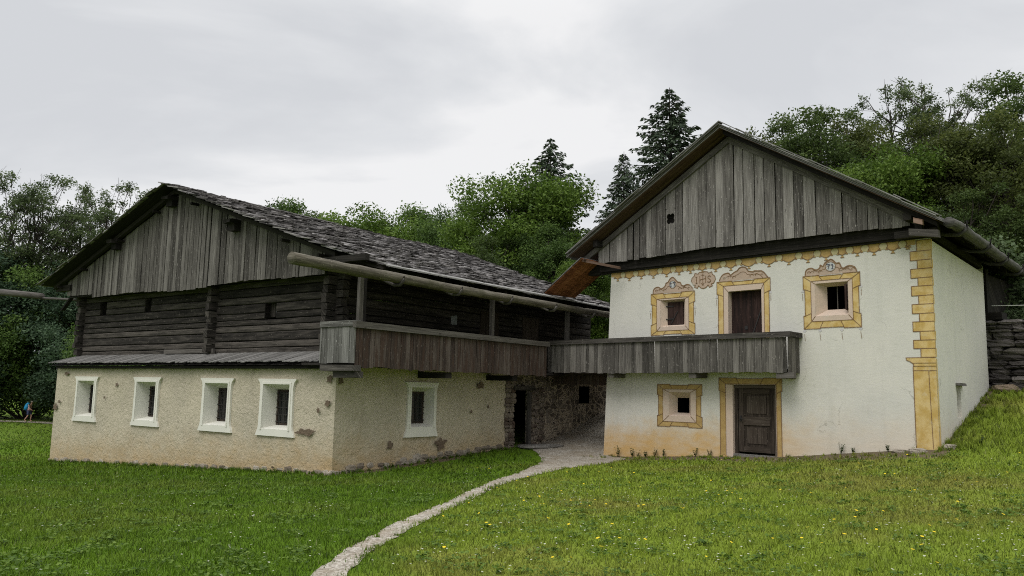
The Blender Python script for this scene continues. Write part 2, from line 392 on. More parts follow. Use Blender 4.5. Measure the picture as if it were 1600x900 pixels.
PL = [(-1.66,6.0),(-1.70,7.55),(-1.66,8.66),(-1.60,9.25),(-1.49,10.1),(-1.36,11.0),(-1.17,12.15),(-.92,13.5),(-.75,15.0),(-.53,16.5),(-.27,18.0),(.25,19.8),(.62,21.3),(.93,22.9),(.92,24.62),(.76,25.68),(.55,26.6),(1.6,28.2),(3.4,30.6),(6.1,34.3)]
PR = [(-1.44,6.0),(-1.46,7.55),(-1.42,8.66),(-1.36,9.25),(-1.24,10.1),(-1.10,11.0),(-.92,12.15),(-.69,13.5),(-.48,15.0),(-.25,16.5),(.14,18.0),(.84,19.7),(1.55,21.1),(2.31,22.01),(3.0,23.1),(3.35,24.0),(3.0,25.0),(3.6,26.3),(5.2,29.0),(7.6,32.9)]
def dense(P, n):
    P = np.array(P); seg = np.linspace(0, len(P) - 1, n); i = np.minimum(seg.astype(int), len(P) - 2); t = (seg - i)[:, None]
    a = P[i]; b = P[i + 1]; p0 = P[np.maximum(i - 1, 0)]; p3 = P[np.minimum(i + 2, len(P) - 1)]
    return .5 * ((2 * a) + (-p0 + b) * t + (2 * p0 - 5 * a + 4 * b - p3) * t ** 2 + (-p0 + 3 * a - 3 * b + p3) * t ** 3)
NPATH = 220
PLd, PRd = dense(PL, NPATH), dense(PR, NPATH)
jl = np.array([mnoise.noise(V(i * .31, 1.7, 0)) for i in range(NPATH)]) * .05 + np.array([mnoise.noise(V(i * .9, 7, 0)) for i in range(NPATH)]) * .018
jr = np.array([mnoise.noise(V(i * .31, 11.7, 0)) for i in range(NPATH)]) * .05 + np.array([mnoise.noise(V(i * .9, 17, 0)) for i in range(NPATH)]) * .018
dirn = (PRd - PLd) / np.linalg.norm(PRd - PLd, axis=1)[:, None]
PLd = PLd - dirn * (jl[:, None] + .035); PRd = PRd + dirn * (jr[:, None] + .035)
def path_dist(x, y):
    """signed: <0 inside the path band"""
    mid = (PLd + PRd) / 2; half = np.linalg.norm(PRd - PLd, axis=1) / 2
    best = np.full(x.shape, 1e9)
    for i in range(0, NPATH, 2):
        best = np.minimum(best, np.hypot(x - mid[i, 0], y - mid[i, 1]) - half[i])
    return best

def grid_axis(lo, hi, near_lo, near_hi, fine, coarse):
    a = list(np.arange(near_lo, near_hi, fine)); b = []; x = near_lo; st = fine
    while x > lo: st = min(st * 1.18, coarse); x -= st; b.append(x)
    c = []; x = a[-1]; st = fine
    while x < hi: st = min(st * 1.18, coarse); x += st; c.append(x)
    return np.array(b[::-1] + a + c)
gx = grid_axis(-420, 420, -14, 18, .22, 30); gy = grid_axis(-120, 700, 3, 33, .22, 30)
GX, GY = np.meshgrid(gx, gy)
rr = np.hypot(GX, GY - 30)
# far from the place the field stops rising
sc_ = np.clip(rr / 110, 1, None)
GZ = ground(GX / sc_, 30 + (GY - 30) / sc_)
TV = np.stack([GX.ravel(), GY.ravel(), GZ.ravel()], 1)
nx, ny = len(gx), len(gy)
ii = np.arange((ny - 1) * (nx - 1)); r_, c_ = ii // (nx - 1), ii % (nx - 1); b_ = r_ * nx + c_
TF = np.stack([b_, b_ + 1, b_ + nx + 1, b_ + nx], 1)
terr = np_mesh('meadow_ground', TV, TF, M['ground'], smooth=True); tag(terr, kind='structure')
def dirtiness(x, y):
    ax, ay = toA(x, y); cx, cy = toC(x, y)
    d = np.zeros_like(x)
    inC = (cx > -.3) & (cx < 9.8); w = np.where(cx < 5.8, .60, .75)
    d = np.maximum(d, np.where(inC & (cy < .6), np.clip(1.2 + (cy) / (w * 1.9), 0, 1), 0))
    inA = (ay > -.2) & (ay < 7.2) & (ax > -1)
    d = np.maximum(d, np.where(inA, np.clip(1.15 - ax / .30 * np.where((ay > .6) & (ay < 4.5), .40, 1.3), 0, 1), 0))
    s = (cx - 9.53 + .105 * cy)
    d = np.maximum(d, np.where((cy > -.3) & (cy < 6.8) & (s > -.5), np.clip(1.0 - s / (.22 + .06 * np.clip(cy, 0, 6)), 0, 1) * .85, 0))
    pas = (ax > -.5) & (ay > 8) & (cx < .3)
    d = np.where(pas, 1, d)
    return d
dd = dirtiness(TV[:, 0], TV[:, 1])
at = terr.data.attributes.new('dirt', 'FLOAT', 'POINT'); at.data.foreach_set('value', dd.astype(np.float32))

# gravel path
K = 9
ts = np.linspace(0, 1, K)[None, :, None]
PP = PLd[:, None, :] * (1 - ts) + PRd[:, None, :] * ts
PZ = ground(PP[..., 0], PP[..., 1]) + .012 + .006 * np.sin(np.pi * np.linspace(0, 1, K))[None, :] 
PV = np.concatenate([PP, PZ[..., None]], 2).reshape(-1, 3)
ii = np.arange((NPATH - 1) * (K - 1)); r_, c_ = ii // (K - 1), ii % (K - 1); b_ = r_ * K + c_
o = np_mesh('gravel_path', PV, np.stack([b_, b_ + 1, b_ + K + 1, b_ + K], 1), M['gravel'], smooth=True); tag(o, kind='structure')
# far path on the left, where the walker is
fx = np.linspace(-75, -18, 60); fy0 = 73.0 + .02 * (fx + 40)
FV = np.concatenate([np.stack([fx, fy0 - .9, ground(fx, fy0 - .9) + .03], 1), np.stack([fx, fy0 + 1.2, ground(fx, fy0 + 1.2) + .03], 1)])
i_ = np.arange(59); o = np_mesh('far_path', FV, np.stack([i_, i_ + 1, i_ + 61, i_ + 60], 1), M['gravel']); tag(o, kind='structure')

# ------------------------------------------------------------------ grass
def build_grass():
    xs, ys, hs, ws = [], [], [], []
    bands = [(4.5, 8, 1900, .010, .050), (8, 11, 1400, .012, .050), (11, 15, 760, .017, .053), (15, 20, 330, .026, .064), (20, 30, 150, .038, .070), (30, 48, 42, .06, .085), (48, 74, 14, .095, .10)]
    for y0, y1, dens, w, h in bands:
        xl = max(-.78 * y1 - 4, -60); xr = min(.78 * y1 + 4, 22 if y1 > 20 else 99)
        n = int((xr - xl) * (y1 - y0) * dens)
        x = RNG.uniform(xl, xr, n); y = RNG.uniform(y0, y1, n)
        k = np.abs(x) < .78 * y + (4 if y0 < 15 else 2)
        x, y = x[k], y[k]
        xs.append(x); ys.append(y); hs.append(np.full(len(x), h)); ws.append(np.full(len(x), w))
    x, y, h, w = map(np.concatenate, (xs, ys, hs, ws))
    ax, ay = toA(x, y); cx, cy = toC(x, y)
    keep = ~((ax < .02) & (ax > -14.4) & (ay > -.02)) & ~((cx > -.1) & (cx < 9.5 - .1 * cy) & (cy > .0)) & ~((ax > -.5) & (ay > 7.6) & (cx < .3))
    keep &= path_dist(x, y) > (.01 - RNG.exponential(.035, len(x)) - .025 * np.sin(x * 9 + y * 3) * np.sin(y * 7.3))
    keep &= RNG.random(len(x)) > (dirtiness(x, y) + .28 * np.sin(x * 5.3 + 2 * np.sin(y * 4.1)) * np.sin(y * 6.7 + 2 * np.sin(x * 3.7)) - .15) * 1.2
    keep &= ~((cy > 6.2) & (cx > 8) & (cx < 20))
    x, y, h, w = x[keep], y[keep], h[keep], w[keep]
    n = len(x)
    tuft = np.sin(x * 3.1 + np.sin(y * 2.3) * 2) * np.sin(y * 2.7 + np.sin(x * 1.9) * 2)
    tuft2 = np.sin(x * 11 + np.sin(y * 9) * 2) * np.sin(y * 12 + np.sin(x * 8) * 2)
    h = h * (1 + .28 * tuft + .25 * tuft2) * RNG.uniform(.55, 1.35, n)
    # longer uncut grass on the bank beside the white house and along walls
    cx, cy = toC(x, y); bank = np.clip(1 - np.abs(cx - 9.53 + .105 * cy - 1.3) / 1.3, 0, 1) * ((cy > -.5) & (cy < 8))
    h = h * (1 + 1.4 * bank)
    th = RNG.uniform(0, 2 * np.pi, n); lean = RNG.uniform(.1, .9, n) * h; la = RNG.uniform(0, 2 * np.pi, n)
    z = ground(x, y) - .004
    dx, dy = np.cos(th) * w / 2 * RNG.uniform(.7, 1.3, n), np.sin(th) * w / 2
    v = np.empty((n, 3, 3))
    v[:, 0] = np.stack([x - dx, y - dy, z], 1); v[:, 1] = np.stack([x + dx, y + dy, z], 1)
    v[:, 2] = np.stack([x + np.cos(la) * lean, y + np.sin(la) * lean, z + h], 1)
    var = np.clip(RNG.beta(1.3, 1.3, n) * .9 + .10 * tuft - .06 * tuft2, 0, .92)
    var[RNG.random(n) < .012] = .97
    f = np.arange(n * 3).reshape(n, 3)
    o = np_mesh('grass', v.reshape(-1, 3), f, M['grass'], var=var)
    tag(o, 'short green and yellow-green lawn grass covering the slope around both houses', 'grass', kind='stuff')
    return n
print('grass blades', build_grass())

def build_tufts():
    rng = np.random.default_rng(5); P_ = []
    def C_(x, y): return C0 + XC * x + VC * y
    def A_(x, y): return A0 + XA * x + VA * y
    for _ in range(150): P_.append((C_(rng.uniform(-.2, 9.6), rng.uniform(-.75, -.04)), rng.uniform(.03, .09)))
    for _ in range(190): t = rng.uniform(-.2, 6.3); P_.append((C_(9.53 - .105 * t + rng.exponential(.30) + .03, t), rng.uniform(.06, .17)))
    for _ in range(170): P_.append((A_(rng.uniform(-14.4, .1), -rng.exponential(.08) - .02), rng.uniform(.05, .12)))
    for _ in range(60): P_.append((A_(rng.exponential(.12) + .04, rng.uniform(0, 6.8)), rng.uniform(.05, .12)))
    i = 0
    while i < 110:
        k = rng.integers(20, 190); side = rng.random() < .5; q = (PLd if side else PRd)[k] + (dirn[k] * rng.normal(.0, .05) * (1 if side else -1)); P_.append((q, rng.uniform(.03, .07))); i += 1
    vs, var = [], []
    for p, h in P_:
        n = rng.integers(10, 26); z = gz(*p); v0 = rng.uniform(.15, .7)
        for _ in range(n):
            a = rng.uniform(0, 6.28); r = rng.uniform(0, .05); L = h * rng.uniform(.6, 1.3); w = rng.uniform(.006, .012); la = rng.uniform(0, 6.28); le = L * rng.uniform(.2, .9)
            x, y = p[0] + math.cos(a) * r, p[1] + math.sin(a) * r
            vs += [(x - math.sin(la) * w, y + math.cos(la) * w, z - .01), (x + math.sin(la) * w, y - math.cos(la) * w, z - .01), (x + math.cos(la) * le, y + math.sin(la) * le, z + L)]; var.append(min(.92, max(0, v0 + rng.normal() * .2)))
    o = np_mesh('long_grass', np.array(vs), np.arange(len(vs)).reshape(-1, 3), M['grass'], var=np.array(var))
    tag(o, 'longer tufts of grass at the foot of the walls, on the bank and along the path', 'grass', kind='stuff')
build_tufts()

def build_flowers():
    V_, F_, var = [], [], []
    def disc(x, y, z, r, v):
        b = len(V_); t0 = random.random() * 6; tx, ty = random.uniform(-.3, .3), random.uniform(-.3, .3)
        for j in range(6):
            t = t0 + j * math.pi / 3; rr_ = r * random.uniform(.75, 1.15)
            V_.append((x + math.cos(t) * rr_, y + math.sin(t) * rr_, z + (math.cos(t) * tx + math.sin(t) * ty) * rr_))
        F_.append([b, b + 1, b + 2, b + 3]); F_.append([b, b + 3, b + 4, b + 5]); var.extend([v, v])
    n = 0
    while n < 2000:
        y = random.uniform(7, 22); x = random.uniform(-.7 * y, .75 * y)
        cx, cy = toC(np.array([x]), np.array([y])); ax, ay = toA(np.array([x]), np.array([y]))
        if cy[0] > -.7 or (ay[0] > -.3 and ax[0] < 8 and x < -1) or path_dist(np.array([x]), np.array([y]))[0] < .1: continue
        dens = mnoise.noise(V(x * .5, y * .5, 3)) + .5
        right = x > -1
        if random.random() > dens * (1 if right else .25): continue
        z = gz(x, y)
        if right and n % 9 == 0: disc(x, y, z + .065, random.uniform(.014, .024), .9)
        else: disc(x, y, z + .055, random.uniform(.008, .014), .1)
        n += 1
    k = NT('flower_petals'); c = k.ramp(k.attr(), [(.3, (.42, .43, .33)), (.6, (.75, .55, .02))])
    mat = k.finish(c, .7, None, trans=.2)
    o = np_mesh('meadow_flowers', np.array(V_), np.array(F_), mat, var=np.array(var))
    tag(o, 'tiny yellow and whitish flowers scattered through the slope grass', 'flowers', kind='stuff')
build_flowers()
def build_clover():
    rng = np.random.default_rng(77); cs, sz = [], []
    for _ in range(900):
        y = rng.uniform(6, 20); x = rng.uniform(-.72 * y, .75 * y)
        if path_dist(np.array([x]), np.array([y]))[0] < .25: continue
        cx, cy = toC(np.array([x]), np.array([y])); ax, ay = toA(np.array([x]), np.array([y]))
        if cy[0] > -.8 or (ay[0] > -.4 and ax[0] < 1.2): continue
        r = rng.uniform(.05, .22) * (1.6 if rng.random() < .15 else 1); n = int(18 + 500 * r * r)
        a = rng.uniform(0, 6.28, n); q = r * np.sqrt(rng.random(n)); px_, py_ = x + np.cos(a) * q, y + np.sin(a) * q
        cs.append(np.stack([px_, py_, ground(px_, py_) + rng.uniform(.02, .055, n)], 1)); sz.append(np.full(n, rng.uniform(.013, .028)))
    cs = np.concatenate(cs); sz = np.concatenate(sz)
    nrm = rng.normal(size=cs.shape) * .35 + np.array([0, 0, 1]); nrm /= np.linalg.norm(nrm, axis=1)[:, None]; t = rng.normal(size=cs.shape)
    a = np.cross(nrm, t); a /= np.linalg.norm(a, axis=1)[:, None]; b = np.cross(nrm, a); a = a * sz[:, None]; b = b * sz[:, None] * .8
    v = np.stack([cs - a, cs - b, cs + a, cs + b], 1).reshape(-1, 3)
    o = np_mesh('clover', v, np.arange(len(cs) * 4).reshape(-1, 4), leafmat('clover_leaf', (.05, .095, .012), (.10, .17, .022), (.18, .255, .045)), var=rng.random(len(cs)))
    tag(o, 'low clover and broad-leaved weeds in small patches between the grass blades', 'clover', kind='stuff')
build_clover()

# ------------------------------------------------------------------ wall grid
def wall_grid(mb, xr, zr, holes, step, fn, extra_x=(), extra_z=()):
    xs = sorted(set([xr[0], xr[1], *extra_x] + [h[0] for h in holes] + [h[1] for h in holes]))
    zs = sorted(set([zr[0], zr[1], *extra_z] + [h[2] for h in holes] + [h[3] for h in holes]))
    def refine(a):
        o = [a[0]]
        for p, q in zip(a[:-1], a[1:]):
            n = max(1, round((q - p) / step)); o += [p + (q - p) * (i + 1) / n for i in range(n)]
        return o
    xs, zs = refine(xs), refine(zs); idx = {}
    def vid(i, j):
        if (i, j) not in idx:
            idx[(i, j)] = len(mb.v); mb.v.append(tuple(fn(xs[i], zs[j])))
        return idx[(i, j)]
    for i in range(len(xs) - 1):
        for j in range(len(zs) - 1):
            mx, mz = (xs[i] + xs[i + 1]) / 2, (zs[j] + zs[j + 1]) / 2
            if any(h[0] < mx < h[1] and h[2] < mz < h[3] for h in holes): continue
            q = [(i, j), (i + 1, j), (i + 1, j + 1), (i, j + 1)]
            mb.f.append(tuple(vid(*t) for t in q)); mb.uv += [(xs[t[0]], zs[t[1]]) for t in q]; mb.var.append(.5)

def reveal(mb, o, i, P, var=.5):
    """o, i: outer and inner rects (x0,x1,z0,z1); P(x,z,depth) -> point; depth 0 at o, given by i[4]"""
    d = i[4]; a = [(o[0], o[2]), (o[1], o[2]), (o[1], o[3]), (o[0], o[3])]; b = [(i[0], i[2]), (i[1], i[2]), (i[1], i[3]), (i[0], i[3])]
    for q in range(4):
        r = (q + 1) % 4
        mb.face([P(*a[q], 0), P(*a[r], 0), P(*b[r], d), P(*b[q], d)], var=var)

def boards(mb, P, N, x0, x1, zlo, zhi, wmin=.12, wmax=.24, th=.025, gap=.006, bottom_jit=.01, off_jit=.006, lean=.004, skip=()):
    """vertical boards: P(x,z)->point on plane, N outward normal; zlo,zhi functions of x"""
    x = x0
    while x < x1 - .03:
        w = min(random.uniform(wmin, wmax), x1 - x); g = gap * random.uniform(.3, 2.2)
        if random.random() < .08: g *= 2.5
        g = min(g, gap * 2 if gap < .013 else .06)
        a, b = x, x + w - g
        bl = zlo((a + b) / 2) + random.uniform(-bottom_jit, bottom_jit); off = random.uniform(0, off_jit) * 1.5
        if not any(s0 < (a + b) / 2 < s1 for s0, s1 in skip):
            var = random.random(); ou, ov = random.random() * 50, random.random() * 50
            le = random.uniform(-lean, lean) * 3
            fr = [P(a, bl) + N * (th + off), P(b, bl + random.uniform(-.006, .006)) + N * (th + off + random.uniform(-.004, .004)),
                  P(b + le, zhi(b)) + N * (th + off), P(a + le, zhi(a)) + N * (th + off)]
            bk = [p - N * th for p in fr]; L = zhi(a) - bl
            v0 = len(mb.v); mb.v += [tuple(p) for p in fr + bk]
            uvq = [(0, 0), (0, w), (L, w), (L, 0)]
            for f in ((0, 1, 2, 3), (7, 6, 5, 4), (0, 4, 5, 1), (1, 5, 6, 2), (2, 6, 7, 3), (3, 7, 4, 0)):
                mb.f.append(tuple(v0 + t for t in f))
                mb.uv += [(uvq[t % 4][0] + ou, uvq[t % 4][1] + ov + (.02 if t > 3 else 0)) for t in f]; mb.var.append(var)
        x += w

def shingle_slope(mb, P, us, ulen, v0f, v1f, row=.30, wmin=.10, wmax=.26, lift=.03, th=.018):
    """P(u_along_ridge, s_downslope, height) ; s from eave(ulen) up to 0; v0f/v1f(s): start/end along the ridge"""
    s = ulen; r = 0
    while s > -.05:
        u = v0f(s) + random.uniform(-.06, .02); ue = v1f(s)
        while u < ue:
            w = min(random.uniform(wmin, wmax), max(.05, ue - u)); ov = random.uniform(-.05, .05); s1 = s + ov; s0 = max(s - row * 1.9, -.04)
            l0 = .012; l1 = lift * random.uniform(.6, 1.9); tw = random.uniform(-.012, .012); sk = random.uniform(-.02, .02)
            var = random.random(); ou, ovv = random.random() * 50, random.random() * 50
            top = [P(u, s0, l0 + th), P(u + w - .008, s0, l0 + th), P(u + w - .008 + sk, s1, l1 + th + tw), P(u + sk, s1, l1 + th - tw)]
            bot = [P(u, s0, l0), P(u + w - .008, s0, l0), P(u + w - .008 + sk, s1, l1 + tw), P(u + sk, s1, l1 - tw)]
            v = len(mb.v); mb.v += [tuple(p) for p in top + bot]; L = s1 - s0
            q = [(0, 0), (0, w), (L, w), (L, 0)]
            for f in ((0, 3, 2, 1), (4, 5, 6, 7), (3, 7, 6, 2), (0, 4, 7, 3), (1, 2, 6, 5)):
                mb.f.append(tuple(v + t for t in f)); mb.uv += [(q[t % 4][0] + ou, q[t % 4][1] + ovv) for t in f]; mb.var.append(var)
            u += w
        s -= row; r += 1

def stone_lump(mb, c, rx, ry, rz, var=None, n=7):
    c = Vector(c); var = random.random() if var is None else var; b0 = len(mb.v); rings = 4; s = random.random() * 100
    for i in range(rings + 1):
        ph = math.pi * i / rings
        for j in range(n):
            t = 2 * math.pi * j / n + i * .3
            k = 1 + .28 * mnoise.noise(V(s + math.cos(t) * 1.1, math.sin(t) * 1.1, ph))
            sx = math.copysign(abs(math.cos(t)) ** .5, math.cos(t)); sy = math.copysign(abs(math.sin(t)) ** .5, math.sin(t))
            sp = math.sin(ph) ** .35 if 0 < i < rings else .55
            mb.v.append(tuple(c + V(sx * sp * rx * k, sy * sp * ry * k, math.cos(ph) * rz * k)))
    for i in range(rings):
        for j in range(n):
            k = (j + 1) % n
            mb.f.append((b0 + i * n + j, b0 + (i + 1) * n + j, b0 + (i + 1) * n + k, b0 + i * n + k)); mb.uv += [(0, 0), (0, 1), (1, 1), (1, 0)]; mb.var.append(var)
    mb.f.append(tuple(b0 + j for j in range(n))); mb.uv += [(0, 0)] * n; mb.var.append(var)

# ================================================================== FARMHOUSE (left)
HA = empty('log_farmhouse', (A0[0], A0[1], 0), -YA)
tag(HA, 'long old farmhouse with beige rendered ground floor, dark log upper storey and grey shingle roof', 'farmhouse')
def gA(x, y): w = A0 + XA * x + VA * y; return gz(w[0], w[1])
def nz(a, b, c=0): return mnoise.noise(V(a, b, c))
CX = [-12.14, -8.44, -4.83, -2.2]
HOLE_F = [(c - .56, c + .56, .55, 1.74) for c in CX]
HOLE_S = [(3.07 - .47, 3.07 + .47, .64, 1.74), (7.35, 8.22, -.35, 1.71), (11.3, 11.95, 1.30, 1.90)]
LA = 14.33
def fA_front(x, z):
    e = 0 if (x < -LA + .01 or x > -.01) else 1
    return (x, e * (-.025 * nz(x * .9, z * .9) - .018 * nz(x * 2.7, z * 2.7, 5)) - .06 * max(0, -z + .1) * .4 * e, z)
def fA_side(y, z):
    e = 0 if y < .01 else 1
    return (e * (.025 * nz(y * .9, z * .9, 9) + .018 * nz(y * 2.7, z * 2.7, 15)), y, z)
w = MB()
wall_grid(w, (-LA, 0), (-1.7, 2.2), HOLE_F, .16, fA_front)
wall_grid(w, (0, 6.95), (-1.2, 2.2), [HOLE_S[0]], .16, fA_side)
wall_grid(w, (-15.5 + 1.2, -14.25), (-1.7, -1.69), [], 1, lambda x, z: (x, 0, z))
w.face([(-LA, 0, -1.9), (-LA, 0, 2.2), (-LA, 14.5, 2.2), (-LA, 14.5, -1.9)])
w.face([(-LA, 14.5, -1.9), (-LA, 14.5, 2.2), (0, 14.5, 2.2), (0, 14.5, -1.9)])
w.face([(-LA, 0, 2.2), (0, 0, 2.2), (0, 14.5, 2.2), (-LA, 14.5, 2.2)])
w.build('plaster_wall', M['plaster_a'], HA, smooth=True)
w = MB()
wall_grid(w, (6.95, 14.5), (-1.2, 2.2), [HOLE_S[1], HOLE_S[2]], .18, lambda y, z: ((-.03 + .05 * nz(y * 3, z * 4, 2)) * (1 if y > 6.96 else 0), y, z))
w.build('stone_wall', M['masonry'], HA, smooth=True)
# foundation stones showing where the render has crumbled
w = MB(); x = -LA
while x < -.1:
    s = random.uniform(.05, .13); z = gA(x, 0)
    if random.random() < .8: stone_lump(w, (x, random.uniform(.0, .03), z + random.uniform(.0, .07)), s * 1.3, s * .55, s * random.uniform(.5, .9))
    x += s * random.uniform(1.2, 2.6)
y = 0
while y < 6.8:
    s = random.uniform(.05, .14); z = gA(0, y)
    if random.random() < .85: stone_lump(w, (random.uniform(-.04, .0), y, z + random.uniform(.0, .14)), s * .55, s * 1.3, s * random.uniform(.5, .9))
    y += s * random.uniform(1.0, 2.0)
w.build('foundation_stones', M['rubble'], HA)['kind'] = 'stuff'
# patches where the render has come off
MP = _vstone('exposed_masonry', (.10, .07, .05), (.16, .12, .085), (.24, .19, .135))
for (c, z, a, b, sd) in [(-1.0, .55, .30, .09, 1), (-.18, 1.86, .10, .10, 2), (-.22, 1.28, .10, .09, 3), (-.55, 1.1, .05, .06, 4), (-14.15, .8, .16, .11, 5), (-13.9, 1.0, .09, .05, 6), (-13.55, 1.95, .14, .06, 7), (-10.2, 1.62, .09, .06, 8), (-10.9, 1.2, .05, .05, 9)]:
    pts = []
    for j in range(40):
        t = -2 * math.pi * j / 40; k = .95 + .6 * nz(sd * 7 + math.cos(t) * 1.6, math.sin(t) * 1.6) + .45 * nz(sd * 3 + math.cos(t) * 5, math.sin(t) * 5)
        pts.append((c + math.cos(-t) * a * k, -.052, z + math.sin(-t) * b * k))
    w = MB(); w.face(pts); w.build('bare_patch', MP, HA)
for (c, z, a, b, sd) in [(.12, 1.85, .07, .12, 11), (5.6, 1.82, .16, .10, 12), (1.9, .2, .1, .1, 13), (5.2, 1.05, .05, .05, 14), (3.9, .18, .22, .16, 16), (6.0, 1.2, .04, .05, 17)]:
    pts = []
    for j in range(40):
        t = 2 * math.pi * j / 40; k = .95 + .6 * nz(sd * 7 + math.cos(t) * 1.6, math.sin(t) * 1.6) + .45 * nz(sd * 3 + math.cos(t) * 5, math.sin(t) * 5)
        pts.append((.050, c + math.cos(t) * a * k, z + math.sin(t) * b * k))
    w = MB(); w.face(pts); w.build('bare_patch', MP, HA)

def flared_frame(name, P, c, opening, inner, pane_half, pane_z, depth, parent):
    """white plaster surround with flared head and foot, plus splayed reveal, glazing and grille"""
    outl = [(-.78, .39), (.78, .39), (.75, .47), (.70, .56), (.68, .66), (.665, 1.55), (.675, 1.68), (.70, 1.76), (.77, 1.83), (.78, 1.86), (-.78, 1.86), (-.77, 1.83), (-.70, 1.76), (-.675, 1.68), (-.665, 1.55), (-.68, .66), (-.70, .56), (-.75, .47)]
    oh, z0, z1 = opening
    k = .85 if oh < .5 else 1.0
    outl = [(a * k, b) for a, b in outl]
    mb = MB(); F = .06
    inn = [(oh, z0), (oh, z1), (-oh, z1), (-oh, z0)]
    # ring split in four pieces
    bot = [p for p in outl if p[1] < .66]; 
    rt = [(.68 * k, .66), (.665 * k, 1.55), (.675 * k, 1.68)]
    def q(pts): mb.face([P(c + a, b, -F) for a, b in pts])
    q([(-.78 * k, .39), (.78 * k, .39), (.75 * k, .47), (.70 * k, .56), (oh, z0), (-oh, z0), (-.70 * k, .56), (-.75 * k, .47)])
    q([(.70 * k, .56), (.68 * k, .66), (.665 * k, 1.55), (.675 * k, 1.68), (.70 * k, 1.76), (oh, z1), (oh, z0)])
    q([(.70 * k, 1.76), (.77 * k, 1.83), (.78 * k, 1.86), (-.78 * k, 1.86), (-.77 * k, 1.83), (-.70 * k, 1.76), (-oh, z1), (oh, z1)])
    q([(-.70 * k, .56), (-oh, z0), (-oh, z1), (-.70 * k, 1.76), (-.675 * k, 1.68), (-.665 * k, 1.55), (-.68 * k, .66)])
    n = len(outl)
    for i in range(n):
        a, b = outl[i], outl[(i + 1) % n]
        mb.face([P(c + b[0], b[1], -F), P(c + a[0], a[1], -F), P(c + a[0], a[1], .03), P(c + b[0], b[1], .03)])
    # raised lip round the opening
    lip = oh + .055; 
    for (a0, a1, b0, b1) in ((-lip, lip, z1, z1 + .05), (-lip, -oh, z0 - .03, z1), (oh, lip, z0 - .03, z1)):
        pts = [P(c + a0, b0, -F - .015), P(c + a1, b0, -F - .015), P(c + a1, b1, -F - .015), P(c + a0, b1, -F - .015)]
        bk = [P(c + a0, b0, -F), P(c + a1, b0, -F), P(c + a1, b1, -F), P(c + a0, b1, -F)]
        mb.face(pts)
        for i in range(4): j = (i + 1) % 4; mb.face([pts[j], pts[i], bk[i], bk[j]])
    reveal(mb, (c - oh, c + oh, z0, z1), (c - pane_half, c + pane_half, *pane_z, depth), lambda a, b, d: P(a, b, -F + (d + F) * (1 if d else 0)))
    fr = mb.build(name, M['white_frame'], parent)
    g = MB(); d = depth
    def bar(a0, a1, b0, b1, dd, t=.012):
        pts = [P(a0, b0, dd), P(a1, b0, dd), P(a1, b1, dd), P(a0, b1, dd)]; g.face(pts)
        bk = [P(a0, b0, dd + t), P(a1, b0, dd + t), P(a1, b1, dd + t), P(a0, b1, dd + t)]
        for i in range(4): j = (i + 1) % 4; g.face([pts[j], pts[i], bk[i], bk[j]])
    pw, (p0, p1) = pane_half, pane_z
    for i in range(4): xx = c - pw + 2 * pw * (i + .5) / 4; bar(xx - .012, xx + .012, p0, p1, d - .04)
    for i in range(5): zz = p0 + (p1 - p0) * (i + .5) / 5; bar(c - pw, c + pw, zz - .010, zz + .010, d - .055)
    g.build('window_grille', M['iron'], fr)
    g = MB(); g.face([P(c - pw, p0, d), P(c + pw, p0, d), P(c + pw, p1, d), P(c - pw, p1, d)]); g.build('window_pane', M['glass'], fr)
    g = MB(); t = .05
    for (a0, a1, b0, b1) in ((c - pw, c + pw, p0, p0 + t), (c - pw, c + pw, p1 - t, p1), (c - pw, c - pw + t, p0 + t, p1 - t), (c + pw - t, c + pw, p0 + t, p1 - t)):
        pts = [P(a0, b0, d - .03), P(a1, b0, d - .03), P(a1, b1, d - .03), P(a0, b1, d - .03)]; g.face(pts)
        bk = [P(a0, b0, d - .002), P(a1, b0, d - .002), P(a1, b1, d - .002), P(a0, b1, d - .002)]
        for i in range(4): j = (i + 1) % 4; g.face([pts[j], pts[i], bk[i], bk[j]])
    g.build('window_frame', M['door_wood'], fr)
    return fr
for c in CX:
    flared_frame('window', lambda a, b, d: (a, d, b), c, (.54, .57, 1.72), None, .45, (.66, 1.58), .36, HA)
flared_frame('window', lambda a, b, d: (-d, a, b), 3.07, (.45, .66, 1.72), None, .40, (.74, 1.60), .30, HA)

# doorway in the stone part
w = MB(); reveal(w, (7.35, 8.22, -.35, 1.71), (7.35, 8.22, -.35, 1.71, .16), lambda a, b, d: (-d, a, b)); dr = w.build('doorway', M['masonry'], HA)
w = MB(); w.box((-.02, 8.10, -.2), (.12, 0, 0), (0, .09, 0), (0, 0, 1.85)); w.box((-.03, 7.25, 1.71), (.13, 0, 0), (0, 1.15, 0), (0, 0, .14)); w.build('door_frame', M['rail_wood'], dr)
w = MB(); w.box((-3, 7.0, -.4), (2.8, 0, 0), (0, .0001, 0), (0, 0, 2.3)); w.face([(-2.5, 7.0, -.35), (-2.5, 10.8, -.35), (-2.5, 10.8, 1.9), (-2.5, 7.0, 1.9)]); w.face([(-.2, 10.8, -.35), (-.2, 10.8, 1.9), (-2.5, 10.8, 1.9), (-2.5, 10.8, -.35)]); w.face([(-.2, 7, 1.9), (-.2, 10.8, 1.9), (-2.5, 10.8, 1.9), (-2.5, 7, 1.9)]); w.build('dark_doorway_interior', M['black'], dr)  # black faces stand in for the unlit room
w = MB(); z = -.25
while z < 2.05:
    h = random.uniform(.07, .19); y = 6.9 + random.uniform(-.06, .02)
    while y < 7.3:
        wd = random.uniform(.12, .30); stone_lump(w, (.0, min(y + wd / 2, 7.30), z + h / 2), .07, wd / 2, h / 2); y += wd
    z += h
